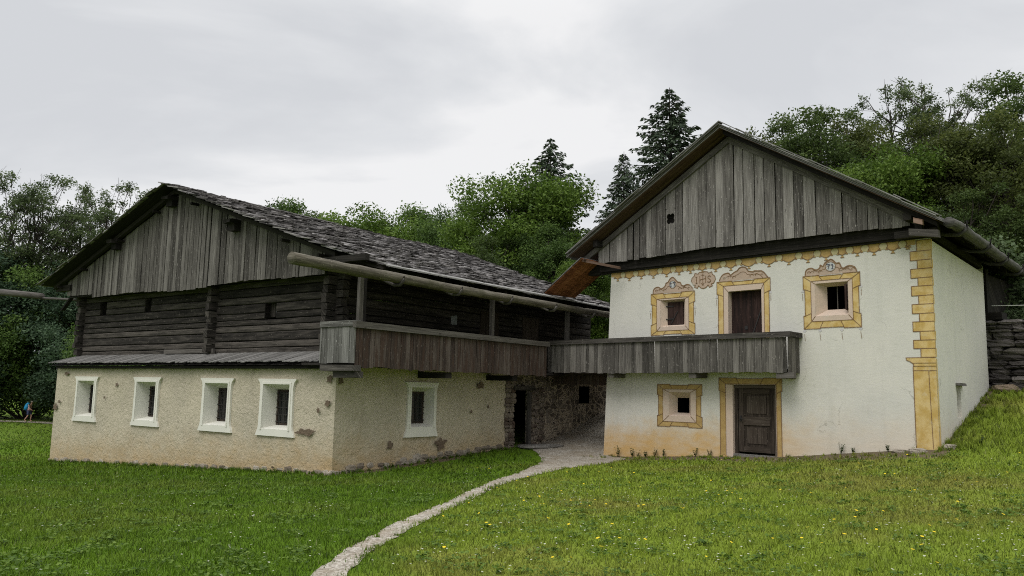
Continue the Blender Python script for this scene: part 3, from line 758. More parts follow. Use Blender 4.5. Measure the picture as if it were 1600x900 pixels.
for sy in (8.32, 8.6, 8.9):
    z = -.2
    while z < 1.7: h = random.uniform(.07, .15); stone_lump(w, (-.01, sy + random.uniform(-.07, .07), z + h / 2), .06, random.uniform(.1, .2), h / 2); z += h * random.uniform(1.0, 1.5)
w.build('jamb_stones', M['jamb_stone'], HA)['kind'] = 'stuff'
w = MB(); reveal(w, HOLE_S[2], (11.3, 11.95, 1.3, 1.9, .5), lambda a, b, d: (-d, a, b)); w.face([(-.5, 11.3, 1.3), (-.5, 11.95, 1.3), (-.5, 11.95, 1.9), (-.5, 11.3, 1.9)]); w.build('wall_opening', M['black'], HA)

# pent roof over the plastered front
w = MB()
def pent(u, s, h):  # u along x, s downslope 0..1
    n = V(0, -.31, .95); return V(u, .72 - s * .98, 2.60 - s * .33) + n * h
u = -14.15
while u < .28:
    wd = random.uniform(.09, .17); var = random.random(); sl = -.20 - random.uniform(0, .05)
    s1 = 1 + random.uniform(-.03, .05); l = random.uniform(.0, .02)
    p = pent(u, 0, .01); ex = V(wd - .006, 0, 0); ey = pent(u + sl, s1, .02 + l) - p
    w.box(p, ex, ey, V(0, 0, .022), var=var); u += wd
pr = w.build('pent_roof', M['pent_shingle'], HA)
w = MB(); w.face([(-14.2, .7, 2.54), (-14.3, -.24, 2.22), (.15, -.24, 2.22), (.15, .7, 2.54)]); w.box((-14.1, -.15, 2.12), (14.2, 0, 0), (0, .1, 0), (0, 0, .08)); w.build('roof_support', M['beam_dark'], pr)

# log walls of the upper floor
WIN_L = [(-12.98, -12.54, 3.98, 4.34), (-10.10, -9.72, 3.98, 4.34), (-3.80, -3.30, 3.60, 4.06)]
w = MB(); z = 2.50; rowh = []
while z < 5.0:
    h = random.uniform(.15, .25); rowh.append((z, h)); z += h + .008
def logbox(mb, a, b, y, z, h, dpt=.2, ax='x'):
    n = max(2, int((b - a) / 1.2)); r = h / 2; var = random.random(); ou, ov = random.random() * 50, random.random() * 50
    prof = [(.2, -1.02), (-.72, -.97), (-.96, -.80), (-1, -.1), (-.97, .70), (-.74, .93), (.2, 1.0), (.8, .9), (.8, -.9)]
    b0 = len(mb.v); ph = random.random() * 30; m = len(prof)
    for i in range(n + 1):
        t = a + (b - a) * i / n; dz = .018 * nz(t * .6 + ph, 0); dy = .025 * nz(t * .7 + ph, 5); rr_ = 1 + .08 * nz(t * .9, ph)
        for (py, pz) in prof:
            yy = y + py * dpt * .5 * rr_ + dy; zz = z + r + pz * r * rr_ + dz
            mb.v.append((t, yy, zz) if ax == 'x' else (-yy, t, zz))
    for i in range(n):
        for j in range(m):
            k = (j + 1) % m; f = (b0 + i * m + j, b0 + i * m + k, b0 + (i + 1) * m + k, b0 + (i + 1) * m + j)
            if ax == 'x': f = f[::-1]
            mb.f.append(f); L = (b - a) / n
            q = {b0 + i * m + j: (i * L, j * .05), b0 + i * m + k: (i * L, (j + 1) * .05), b0 + (i + 1) * m + k: ((i + 1) * L, (j + 1) * .05), b0 + (i + 1) * m + j: ((i + 1) * L, j * .05)}
            mb.uv += [(q[t][0] + ou, q[t][1] + ov) for t in f]; mb.var.append(var)
    for e in (0, n):
        ring = [b0 + e * m + j for j in range(m)]
        mb.f.append(tuple(ring if (e == 0) == (ax != 'x') else ring[::-1])); mb.uv += [(ou, ov + .03 * j) for j in range(m)]; mb.var.append(var)
for z, h in rowh:
    cuts = [(a, b) for (a, b, c, d) in WIN_L if c < z + h / 2 < d]
    x = -14.1
    for a, b in sorted(cuts) + [(-.95, None)]:
        logbox(w, x, a, .72, z, h); x = b
    if h: logbox(w, .70, 13.4, .95, z + .1, h, ax='y')
    logbox(w, .70, 13.4, 14.0, z + .1, h, ax='y') if False else None
w.box((-14.15, .8, 2.4), (.2, 0, 0), (0, 12.8, 0), (0, 0, 2.7)); w.box((-14.1, 13.3, 2.3), (13.2, 0, 0), (0, .2, 0), (0, 0, 2.9))
lw = w.build('log_wall', M['log_dark'], HA, smooth=False)
for (a, b, c, d) in WIN_L:
    g = MB(); reveal(g, (a, b, c - .03, d + .03), (a, b, c - .03, d + .03, .2), lambda x_, z_, dd_: (x_, .66 + dd_, z_))
    wf = g.build('window', M['log_dark'], HA)
    g = MB(); g.face([(a, .86, c - .03), (b, .86, c - .03), (b, .86, d + .03), (a, .86, d + .03)])
    g.build('window_pane', M['pale_pane'] if a > -4 else M['black'], wf)  # where black, this sheet is the unlit inside painted on, not glass
    if a > -4:
        g = MB(); g.box((a, .835, c), (.20, 0, 0), (0, .02, 0), (0, 0, d - c)); g.build('window_shutter', M['log_dark'], wf)
# crossing log ends
for (xc, y0, zt) in ((-14.1, .38, 5.0), (-6.15, .36, 4.9), (-.95, .30, 5.0)):
    w = MB()
    for i, (z, h) in enumerate(rowh):
        if z > zt: break
        j = random.uniform(-.05, .05)
        w.box((xc - .095, y0 + j, z + .10 + .02), (.19 + .4 * j, 0, 0), (0, .8 - y0, 0), (0, 0, h - .02), jit=.014)
    if xc != -6.15:
        sg = -1 if xc < -10 else 1
        for i, (z, h) in enumerate(rowh):
            w.box((xc, .62, z + .012), (sg * (.33 + random.uniform(-.07, .07)), 0, 0), (0, .2, 0), (0, 0, h - .02), jit=.014)
    w.build('log_ends', M['log_dark'], HA)
w = MB(); w.box((-6.1, .50, 2.44), (.26, 0, 0), (0, .22, 0), (0, 0, .16)); w.box((-8.6, .52, 2.60), (2.6, 0, 0), (0, .07, 0), (0, 0, .13)); w.build('wall_plank', M['rail_wood'], HA)

# gable boards
RS = .349; RX, RZ = -7.6, 7.66
def roofz(x): return RZ - RS * abs(x - RX) - .10
w = MB()
def lowA(x): return 4.50 + .035 * math.sin(x * 1.1) + .02 * abs(x + 7) * .5 + (.12 if x < -12.5 else 0)
boards(w, lambda x, z: V(x, .12, z), V(0, -1, 0), -14.3, -.72, lowA, lambda x: roofz(x) - .06, .12, .26, gap=.017, bottom_jit=.016, off_jit=.018, skip=())
gb = w.build('gable_cladding', M['gable_wood'], HA)
w = MB(); w.box((-14.0, .56, 4.72), (13.0, 0, 0), (0, .2, 0), (0, 0, .24)); w.box((-14.2, .15, 4.60), (13.3, 0, 0), (0, .05, 0), (0, 0, .10)); w.face([(-14.2, .17, 4.7), (-1, .17, 4.7), (-7.6, .17, 7.4)]); w.build('cladding_frame', M['beam_dark'], gb)
for bx, bz in ((-11.0, 6.02), (-4.55, 6.0), (-7.85, 7.1)):
    g = MB(); g.box((bx - .15, -.12, bz), (.3, 0, 0), (0, .5, 0), (0, 0, .20), jit=.01); g.box((bx - .19, -.28, bz + .2), (.36, 0, 0), (0, .6, 0), (0, 0, .10), jit=.02); g.build('purlin_end', M['beam_dark'], HA)

# roof of the farmhouse: shingles in courses
cs = 1 / math.hypot(1, RS)
def PR_(u, s, h): return V(RX + s * cs, u, RZ - s * RS * cs) + V(RS * cs, 0, cs) * h
def PL_(u, s, h): return V(RX - s * cs, u, RZ - s * RS * cs) + V(-RS * cs, 0, cs) * h
y_far = 13.1
def sag(f):
    def g(u, s, h):
        p = f(u, s, h); p.z += -.05 * math.sin(math.pi * max(0, min(1, u / 13))) + .02 * nz(u * .5, s * .5)
        return p
    return g
eR = (1.12 - RX) / cs
def v0R(s):
    x = RX + s * cs
    return -.5 if x < -.15 else -.5 + (x + .15) * .72
w = MB(); shingle_slope(w, sag(PR_), None, eR, v0R, lambda s: y_far + random.uniform(-.1, .1), row=.27, wmin=.13, wmax=.34, lift=.050, th=.026)
roofA = w.build('shingle_roof', M['shingle'], HA)
w = MB(); shingle_slope(w, sag(lambda u, s, h: PL_(y_far - u - .5, s, h)), None, (RX + 15.2) / cs, lambda s: 0, lambda s: y_far + random.uniform(-.05, .1), row=.30, wmin=.16, wmax=.36, lift=.028)
w.build('roof_slope', M['shingle'], roofA)
# deck, rafters and ridge board
w = MB()
w.face([PR_(-.47, 0, -.004), PR_(-.47, eR - 1.6, -.004), PR_(.4, eR - .1, -.02), PR_(y_far, eR - .1, -.02), PR_(y_far, 0, -.02)])
w.face([PL_(-.47, 0, -.004), PL_(-.47, 7.95, -.004), PL_(y_far, 7.95, -.004), PL_(y_far, 0, -.004)])
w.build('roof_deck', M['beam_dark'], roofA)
w = MB()
for i in range(15):
    yy = -.1 + i * .93
    smax = eR - (1.3 if i == 0 else .12)
    for f, L in ((PR_, smax), (PL_, 7.85)):
        a, b = f(yy, 0, -.16), f(yy, L, -.16); w.box(a, b - a, V(0, .12, 0), V(0, 0, .13))
for k in (1.2, 3.4, 5.8, 7.4, 8.5):
    for f in (PR_, PL_):
        if f is PL_ and k > 7.6: continue
        a = f(-.18, k, -.26); w.tube([a, a + V(0, 2.2 if k < 7.6 else 13, 0)], .045, n=7) if k < 7.6 else w.tube([a + V(0, 1.2, 0), a + V(0, 13, 0)], .07, n=7)
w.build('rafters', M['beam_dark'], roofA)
w = MB(); a = PR_(-.62, 0, .05); w.box(a + V(-.10, 0, .0), (.26, 0, -.06), (0, 7, 0), (0, 0, .03), var=.9); w.box(a + V(-.10, 7.02, -.05), (.26, 0, -.06), (0, 6.6, 0), (0, 0, .03), var=.5); w.build('ridge_board', M['shingle'], roofA)
# long boards laid on the eave edge
w = MB()
for i in range(6):
    a = V(1.10 + .02 * nz(i, 3), .42 + i * 2.15, 4.685 + .02 * nz(i, 7)); w.box(a + V(-.06, 0, .0), (.20, 0, -.075), (0, 2.12, 0), (0, 0, .035), var=.9 + .1 * random.random())
a = V(-.25, -.48, 5.12); w.box(a, V(1.35, .95, -.43), V(-.10, .12, .02), V(0, 0, .03), var=.8)
w.build('eave_boards', M['panel_wood'], roofA)
w = MB(); w.box((-.9, -.25, 4.72), (2.0, .0, -.02), (0, .14, 0), (0, 0, .16)); w.box((-.55, -.05, 4.98), (1.6, .45, -.42), (0, .1, 0), (0, 0, .13)); w.build('bracket_beam', M['beam_dark'], HA)

# gutter log of the gallery side
w = MB(); pts = []; n = 46
for i in range(n):
    y = -2.66 + i * (14.4 / (n - 1)); pts.append((1.42 + .02 * nz(y * .4, 1), y, 4.36 - .045 * math.sin(i / n * math.pi) + .015 * nz(y * .6, 3)))
w.tube(pts, [(.142 - .0007 * i) * (1 + .13 * nz(i * .9, 4)) for i in range(n)], n=14, jit=.07, sq=.92)
gt = w.build('gutter_log', M['gutter_wood'], HA, smooth=True)
for y in (.55, 2.75, 5.0, 7.3, 9.6):
    z = 4.33; w = MB()
    w.tube([(.7, y, z + .12), (1.05, y, z - .06), (1.3, y + .02, z - .16), (1.48, y + .02, z - .16), (1.585, y + .03, z - .04), (1.575, y + .05, z + .04)], [.04, .04, .04, .045, .04, .025], n=7, jit=.15); w.build('gutter_hook', M['rail_wood'], gt, smooth=True)

# gallery
w = MB()
lo = lambda y: 2.15 + .01 * math.sin(y * 3); hi = lambda y: 3.06
boards(w, lambda y, z: V(1.06, y, z), V(1, 0, 0), -.42, 7.55, lo, hi, .10, .22, gap=.008, bottom_jit=.02)
gal = w.build('gallery_boards', M['brown_boards'], HA)
w = MB()
boards(w, lambda x, z: V(x, -.42, z), V(0, -1, 0), -.10, 1.09, lambda x: 2.24, lambda x: 3.10, .22, .30, gap=.006); w.box((-.13, -.48, 3.10), (1.3, 0, 0), (0, .12, 0), (0, 0, .14), jit=.004)
w.box((-.12, -.462, 2.24), (.05, 0, 0), (0, .02, 0), (0, 0, .87))
w.build('gallery_end_panel', M['panel_wood'], HA)
w = MB(); w.box((1.05, -.50, 3.07), (.13, 0, 0), (0, 8.1, 0), (0, 0, .15), jit=.008); w.build('handrail', M['rail_wood'], gal)
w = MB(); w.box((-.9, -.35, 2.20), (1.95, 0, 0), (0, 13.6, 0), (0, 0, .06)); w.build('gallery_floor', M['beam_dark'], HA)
for y in (-.40, 4.68, 8.66):
    w = MB(); w.box((1.03, y, 2.2 if y > 8 else 3.20), (.11, 0, 0), (0, .11, 0), (0, 0, 2.2 if y > 8 else 1.15), jit=.006); w.build('gallery_post', M['rail_wood'], HA)
w = MB(); w.box((.86, -.12, 2.2), (.10, 0, 0), (0, .10, 0), (0, 0, 2.15)); w.build('gallery_post', M['beam_dark'], HA)
for (y, l) in ((-.42, 0), (2.9, 0), (5.9, 0), (10.3, 0)):
    w = MB()
    if y < 0:
        w.box((.0, y - .10, 2.06), (1.12, 0, 0), (0, .26, 0), (0, 0, .14), jit=.01); w.box((.35, y + .0, 1.90), (.75, 0, 0), (0, .26, 0), (0, 0, .15), jit=.01)
        w.build('corner_beam', M['rail_wood'], HA)
    else:
        w.box((-.1, y, 1.98), (1.1, 0, 0), (0, .24, 0), (0, 0, .16), jit=.01); w.build('floor_beam', M['beam_dark'], HA)
w = MB(); w.box((-.885, 5.1, 3.55), (.02, 0, 0), (0, .5, 0), (0, 0, .5)); f_ = w.build('gallery_window', M['beam_dark'], HA)
w = MB(); w.box((-.862, 5.2, 3.65), (.012, 0, 0), (0, .28, 0), (0, 0, .3)); w.build('window_pane', M['pale_pane'], f_)
w = MB()
for y in (6.6, 8.9):
    w = MB(); w.box((-.87, y, 2.3), (.05, 0, 0), (0, .95, 0), (0, 0, 1.9)); w.build('gallery_door', M['door_wood'], HA)
# pole at the far left eave, a hollowed log running out to the left
w = MB(); w.tube([(-22.3, .8, 5.36), (-20, .8, 5.14), (-17.9, .8, 4.93)], [.14, .13, .12], n=10, jit=.03); w.tube([(-17.9, .85, 4.86), (-14.4, .85, 4.60)], [.05, .045], n=7)
w.build('drain_pole', M['rail_wood'], HA, smooth=True)
w = MB(); w.box((-15.0, .2, 4.2), (.12, 0, 0), (0, .12, 0), (.75, 0, .55)); w.box((-15.0, .0, 4.85), (1.0, 0, 0), (0, .16, 0), (0, 0, .2)); w.build('eave_bracket', M['beam_dark'], HA)
# door slab
w = MB(); p = A0 + XA * .45 + VA * 8.15; stone_lump(w, (0, 0, 0), .85, .42, .07, var=.7, n=12); o = w.build('door_slab', M['slab']); o.location = (p[0], p[1], gz(*p) + .03); o.rotation_euler = (0, 0, -YA + R(75))
tag(o, 'flat grey stone slab lying before the dark doorway of the farmhouse', 'stone slab')

# ================================================================== PAINTED HOUSE (right)
HC = empty('painted_house', (C0[0], C0[1], 0), -YC)
tag(HC, 'whitewashed house with yellow painted window frames, grey plank gable and wooden balcony', 'house')
XR = 9.53
def lx(x, z): return x + .047 * (z + .2) * max(0.0, 1 - x / 1.5)
HC_H = [(2.085, 2.94, 3.62, 4.395), (4.31, 5.30, 2.3, 4.49), (6.76, 7.60, 3.69, 4.51), (2.37, 3.10, 1.08, 1.745), (4.41, 5.65, -.10, 1.975)]
w = MB()
wall_grid(w, (0, XR), (-.9, 5.50), HC_H, .30, lambda x, z: (lx(x, z), 0, z))
def SP(s, z, d=0): # side wall point, d inward
    return (XR - .1045 * s - d * .9945, .9945 * s - d * .1045, z)
SH = [(1.95, 2.42, 1.27, 2.04)]
wall_grid(w, (0, 6.15), (-.2, 5.30), SH, .30, lambda s, z: SP(s, z))
w.face([(0, 0, -.9), (0.27, 0, 5.5), (.1, 6.1, 5.5), (-.4, 6.1, -.9)]); w.face([SP(6.15, -.2), SP(6.15, 5.5), (0, 6.1, 5.5), (-.4, 6.1, -.2)])
wc = w.build('plaster_wall', M['plaster_c'], HC)
w = MB(); reveal(w, SH[0], (1.95, 2.42, 1.27, 2.04, .25), lambda s, z, d: SP(s, z, d)); w.face([SP(1.95, 1.27, .25), SP(2.42, 1.27, .25), SP(2.42, 2.04, .25), SP(1.95, 2.04, .25)])
nc = w.build('wall_niche', M['plaster_c'], HC)
w = MB(); w.box(SP(1.88, 2.04, -.10), Vector(SP(2.6, 2.04, -.10)) - Vector(SP(1.88, 2.04, -.10)), Vector(SP(0, 0, .2)) - Vector(SP(0, 0, 0)), (0, 0, .05), jit=.008); w.build('niche_lintel', M['slab'], nc)

def FP(x, z, k): return (x, -.004 * k, z)
def flat(name, pts, mat, parent, k=1, mb=None):
    m = mb or MB(); m.face([FP(x, z, k) for x, z in pts])
    return None if mb else m.build(name, mat, parent)
def stroke(mb, pts, wd, k=3, closed=False):
    P_ = [Vector((x, z)) for x, z in pts]
    if closed: P_.append(P_[0])
    for a, b in zip(P_[:-1], P_[1:]):
        d = (b - a)
        if d.length < 1e-6: continue
        d.normalize(); n = Vector((-d.y, d.x)) * wd / 2; e = d * wd * .3; a2, b2 = a - e, b + e
        mb.face([FP(*(a2 - n), k), FP(*(b2 - n), k), FP(*(b2 + n), k), FP(*(a2 + n), k)])
        k += .02
def smoothpts(pts, n=3):
    P_ = np.array(pts); out = dense(P_, (len(P_) - 1) * n + 1); return [tuple(p) for p in out]
def rect(x0, x1, z0, z1): return [(x0, z0), (x1, z0), (x1, z1), (x0, z1)]
LW = .018
def painted_frame(parent, O, Pk, Op, mat_o, crest=None, to_ground=False, ear=.04):
    """O outer ochre rect, Pk pink rect, Op opening (x0,x1,z0,z1)"""
    m = MB(); x0, x1, z0, z1 = O; a0, a1, b0, b1 = Pk
    sides = [[(x0, z1), (a0, b1), (a1, b1), (x1, z1)], [(x0, z0), (a0, b0), (a0, b1), (x0, z1)], [(x1, z1), (a1, b1), (a1, b0), (x1, z0)]]
    if not to_ground: sides.append([(x0, z0), (x1, z0), (a1, b0), (a0, b0)])
    for s in sides:
        # orientation facing -y
        m.face([FP(*p, 1) for p in (s if area2(s) > 0 else s[::-1])])
    ch = .28 * (x1 - x0); cz = .24 * (z1 - z0) if not to_ground else .32
    # corner blocks slightly larger than the band
    cor = [(x0 - ear, x0 + ch, z1, z1 + ear * .6), (x1 - ch, x1 + ear, z1, z1 + ear * .6), (x0 - ear, x0, z1 - cz, z1), (x1, x1 + ear, z1 - cz, z1)]
    if not to_ground: cor += [(x0 - ear, x0 + ch, z0 - ear * .6, z0), (x1 - ch, x1 + ear, z0 - ear * .6, z0), (x0 - ear, x0, z0, z0 + cz), (x1, x1 + ear, z0, z0 + cz)]
    for c in cor: m.face([FP(*p, 1) for p in rect(*c)])
    band = m.build('painted_surround', mat_o, parent)
    m = MB(); o0, o1, p0, p1 = Op
    for s in ([(a0, b1), (o0, p1), (o1, p1), (a1, b1)], [(a0, b0), (o0, p0), (o0, p1), (a0, b1)], [(a1, b1), (o1, p1), (o1, p0), (a1, b0)], [(a0, b0), (a1, b0), (o1, p0), (o0, p0)]):
        if to_ground and s[0] == (a0, b0) and s[1] == (a1, b0): continue
        m.face([FP(*p, 1.2) for p in (s if area2(s) > 0 else s[::-1])])
    m.build('painted_inner_band', M['pink'], parent)
    m = MB()
    e = ear
    top = [(x0 - e, z1 - cz), (x0 - e, z1 + e * .6), (x0 + ch, z1 + e * .6), (x0 + ch, z1), (x1 - ch, z1), (x1 - ch, z1 + e * .6), (x1 + e, z1 + e * .6), (x1 + e, z1 - cz), (x1, z1 - cz)]
    if to_ground:
        stroke(m, [(x0, z0), (x0, z1 - cz)] + top + [(x1, z0)], LW)
        stroke(m, [(a0, b0), (a0, b1), (a1, b1), (a1, b0)], LW * .8)
    else:
        bot = [(x1, z0 + cz), (x1 + e, z0 + cz), (x1 + e, z0 - e * .6), (x1 - ch, z0 - e * .6), (x1 - ch, z0), (x0 + ch, z0), (x0 + ch, z0 - e * .6), (x0 - e, z0 - e * .6), (x0 - e, z0 + cz), (x0, z0 + cz), (x0, z1 - cz)]
        stroke(m, top + bot, LW, closed=True); stroke(m, [(a0, b0), (a1, b0), (a1, b1), (a0, b1)], LW * .8, closed=True)
    for (sx, px, ax_, ox) in ((-1, x0, a0, o0), (1, x1, a1, o1)):
        stroke(m, [(px + sx * e, z1 + e * .6), (ax_, b1), (ox, p1)], LW * .8)
        stroke(m, [(px - sx * ch, z1), (px - sx * (ch + .08), b1)], LW * .8); stroke(m, [(px, z1 - cz), (ax_, z1 - cz - .06)], LW * .8)
        if not to_ground:
            stroke(m, [(px + sx * e, z0 - e * .6), (ax_, b0), (ox, p0)], LW * .8)
            stroke(m, [(px - sx * ch, z0), (px - sx * (ch + .08), b0)], LW * .8); stroke(m, [(px, z0 + cz), (ax_, z0 + cz + .06)], LW * .8)
    if crest:
        c = smoothpts(crest[0]); base_z = z1 + e * .6 + .002
        poly = [(x, max(z, base_z)) for x, z in c]; poly = [(poly[0][0], base_z)] + poly + [(poly[-1][0], base_z)]
        cm = MB(); 
        # fan of strips so the concave outline fills cleanly
        for (xa, za), (xb, zb) in zip(poly[:-1], poly[1:]):
            if xb - xa > 1e-4: cm.face([FP(xa, base_z, .9), FP(xb, base_z, .9), FP(xb, zb, .9), FP(xa, za, .9)])
        cm.build('painted_crest', M['pink_dull'], parent)
        stroke(m, c, LW * 1.6, k=2.4)
        for sc2 in (.82,):
            cx_ = (x0 + x1) / 2; stroke(m, [(cx_ + (x - cx_) * sc2, base_z + (z - base_z) * .62) for x, z in c[2:-2]], LW * .6, k=2.0)
        for sx in (-1, 1):
            cx_ = (x0 + x1) / 2
            for q in range(3):
                ccx, ccz, rr2 = cx_ + sx * (.26 + .15 * q), base_z + .09 + .02 * (q % 2), .05 - .008 * q
                stroke(m, [(ccx + rr2 * math.cos(t * .8), ccz + rr2 * .8 * math.sin(t * .8)) for t in range(6)], LW * .7, k=2.8)
        if crest[1]:
            mx_, mz_, mr = crest[1]
            mm = MB(); mm.face([FP(mx_ + mr * 1.12 * math.cos(t * math.pi / 12), mz_ + mr * math.sin(t * math.pi / 12), 2) for t in range(24)])
            md = mm.build('painted_medallion', M['medal'], parent)
            stroke(m, [(mx_ + mr * 1.12 * math.cos(t * math.pi / 10), mz_ + mr * math.sin(t * math.pi / 10)) for t in range(20)], LW * .8, closed=True, k=3.2)
            g = MB()
            for ch_, ox_ in zip(crest[2], (-.055, .055)):
                if ch_ == '1': stroke(g, [(mx_ + ox_ - .025, mz_ + .035), (mx_ + ox_, mz_ + .055), (mx_ + ox_, mz_ - .055)], .020, k=4.6); stroke(g, [(mx_ + ox_ - .025, mz_ - .055), (mx_ + ox_ + .02, mz_ - .055)], .014, k=5)
                else: stroke(g, [(mx_ + ox_ - .04, mz_ + .055), (mx_ + ox_ + .035, mz_ + .055), (mx_ + ox_ - .005, mz_ - .055)], .020, k=4.6)
            g.build('painted_numerals', M['ink'], parent)
    m.build('painted_outline', M['line'], parent)
def area2(s): return sum(s[i][0] * s[(i + 1) % len(s)][1] - s[(i + 1) % len(s)][0] * s[i][1] for i in range(len(s)))

def window_c(name, Op, inner, pane_fn, frame_mat='pink'):
    w = MB(); reveal(w, Op, inner, lambda a, b, d: (a, d, b))
    x0, x1, z0, z1, d = inner
    return w.build(name, M[frame_mat], HC)
# upper left window, shutter closed
w1 = window_c('window', HC_H[0], (2.24, 2.76, 3.68, 4.33, .20), None)
w = MB(); w.box((2.24, .15, 3.68), (.52, 0, 0), (0, .04, 0), (0, 0, .65), axis=2); w.build('window_shutter', M['rust_shutter'], w1)
w = MB(); 
for z in (3.83, 4.20): w.box((2.16, .13, z), (.30, 0, 0), (0, .012, 0), (0, 0, .03))
w.box((2.36, .132, 3.72), (.03, 0, 0), (0, .012, 0), (.22, 0, .34)); w.build('shutter_hinges', M['iron'], w1)
cr1 = [(1.83,4.60),(1.85,4.72),(1.93,4.78),(2.02,4.79),(2.11,4.74),(2.18,4.75),(2.27,4.82),(2.29,4.88),(2.36,4.91),(2.43,5.0),(2.52,5.04),(2.60,4.98),(2.69,4.89),(2.78,4.87),(2.82,4.79),(2.9,4.76),(2.99,4.79),(3.1,4.77),(3.18,4.69),(3.21,4.60)]
painted_frame(w1, (1.80, 3.22, 3.40, 4.57), (1.96, 3.06, 3.50, 4.44), HC_H[0], M['ochre'], (cr1, (2.52, 4.83, .105), '17'))
# upper right window, shutter open
w2 = window_c('window', HC_H[2], (6.96, 7.44, 3.86, 4.44, .26), None)
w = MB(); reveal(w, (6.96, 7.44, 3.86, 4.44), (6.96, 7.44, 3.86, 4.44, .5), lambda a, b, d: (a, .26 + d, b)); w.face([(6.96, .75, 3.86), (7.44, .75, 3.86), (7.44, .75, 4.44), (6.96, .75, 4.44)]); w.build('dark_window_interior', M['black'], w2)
w = MB(); w.box((7.19, .30, 3.86), (.02, 0, 0), (0, .02, 0), (0, 0, .58)); w.build('window_bar', M['rail_wood'], w2)
w = MB(); w.box((7.47, .22, 3.82), (.05, -.24, 0), (.045, .0, 0), (0, 0, .62), axis=2); w.build('window_shutter', M['rust_shutter'], w2)
cr2 = [(6.52,4.73),(6.54,4.85),(6.60,4.90),(6.69,4.91),(6.77,4.87),(6.84,4.86),(6.91,4.91),(6.92,4.97),(6.99,4.93),(7.04,5.01),(7.12,5.06),(7.2,5.09),(7.27,5.04),(7.33,4.98),(7.4,4.98),(7.43,4.93),(7.46,4.86),(7.52,4.84),(7.6,4.88),(7.71,4.88),(7.79,4.83),(7.83,4.73)]
painted_frame(w2, (6.50, 7.86, 3.40, 4.69), (6.66, 7.71, 3.56, 4.58), HC_H[2], M['ochre'], (cr2, (7.18, 4.91, .115), '71'))
# lower window
w3 = window_c('window', HC_H[3], (2.50, 2.89, 1.17, 1.59, .25), None)
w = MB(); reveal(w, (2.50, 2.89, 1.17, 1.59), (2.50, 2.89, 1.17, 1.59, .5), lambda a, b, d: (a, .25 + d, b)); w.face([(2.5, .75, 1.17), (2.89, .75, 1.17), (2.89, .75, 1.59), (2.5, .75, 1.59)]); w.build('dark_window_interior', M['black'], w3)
painted_frame(w3, (2.02, 3.43, .80, 1.94), (2.17, 3.28, .915, 1.83), HC_H[3], M['ochre_dull'])
# upper door onto the balcony
d1 = window_c('balcony_door', HC_H[1], (4.31, 5.30, 2.3, 4.49, .22), None)
w = MB(); x = 4.31
for wd in (.33, .32, .34): w.box((x, .18, 2.3), (wd - .004, 0, 0), (0, .05, 0), (0, 0, 2.19)); x += wd
w.build('door_leaf', M['rust_shutter'], d1)
w = MB(); w.box((4.80, .165, 3.0), (.03, 0, 0), (0, .012, 0), (.45, 0, 1.15)); w.box((4.70, .165, 3.45), (.09, 0, 0), (0, .012, 0), (0, 0, .1)); w.build('door_brace', M['iron'], d1)
cr3 = [(4.05,4.81),(4.1,4.91),(4.19,4.98),(4.33,5.0),(4.4,4.94),(4.5,5.0),(4.6,5.04),(4.66,5.1),(4.77,5.13),(4.87,5.09),(4.92,5.01),(5.06,4.97),(5.11,4.99),(5.21,4.98),(5.32,4.97),(5.41,4.9),(5.46,4.83),(5.50,4.79)]
painted_frame(d1, (4.01, 5.52, 2.4, 4.75), (4.17, 5.38, 2.4, 4.65), HC_H[1], M['ochre'], (cr3, None, None), to_ground=True)
# lower door
d2 = window_c('front_door', HC_H[4], (4.41, 5.65, .1, 1.975, .16), None)
w = MB()
w.box((4.42, .08, .16), (.09, 0, 0), (0, .09, 0), (0, 0, 1.80)); w.box((5.56, .08, .16), (.08, 0, 0), (0, .09, 0), (0, 0, 1.80)); w.box((4.42, .075, 1.885), (1.22, 0, 0), (0, .09, 0), (0, 0, .08))
w.build('door_frame', M['door_wood'], d2)
w = MB(); w.box((4.52, .14, .22), (1.03, 0, 0), (0, .03, 0), (0, 0, 1.66), axis=2)
for (a, b, c, dd_) in ((4.52, 4.66, .22, 1.88), (5.41, 5.55, .22, 1.88), (4.66, 5.41, .22, .36), (4.66, 5.41, .92, 1.14), (4.66, 5.41, 1.74, 1.88)): w.box((a, .112, c), (b - a, 0, 0), (0, .028, 0), (0, 0, dd_ - c))
for (c, dd_) in ((.44, .86), (1.22, 1.68)): w.box((4.76, .122, c), (.55, 0, 0), (0, .018, 0), (0, 0, dd_ - c), axis=2)
w.build('door_leaf', M['door_wood'], d2)
w = MB(); w.box((4.56, .09, 1.02), (.05, 0, 0), (0, .02, 0), (0, 0, .14)); w.tube([(4.58, .09, 1.08), (4.58, .04, 1.08), (4.70, .04, 1.07)], .012, n=6); w.build('door_handle', M['iron'], d2)
w = MB(); w.box((4.34, -.22, -.12), (1.42, 0, .03), (0, .36, 0), (0, 0, .17), jit=.015); w.box((4.42, -.02, .03), (1.24, 0, 0), (0, .20, 0), (0, 0, .13), jit=.006); w.build('threshold', M['slab'], d2)
painted_frame(d2, (4.03, 5.80, .12, 2.13), (4.20, 5.67, .12, 1.99), HC_H[4], M['ochre_dull'], to_ground=True, ear=.03)
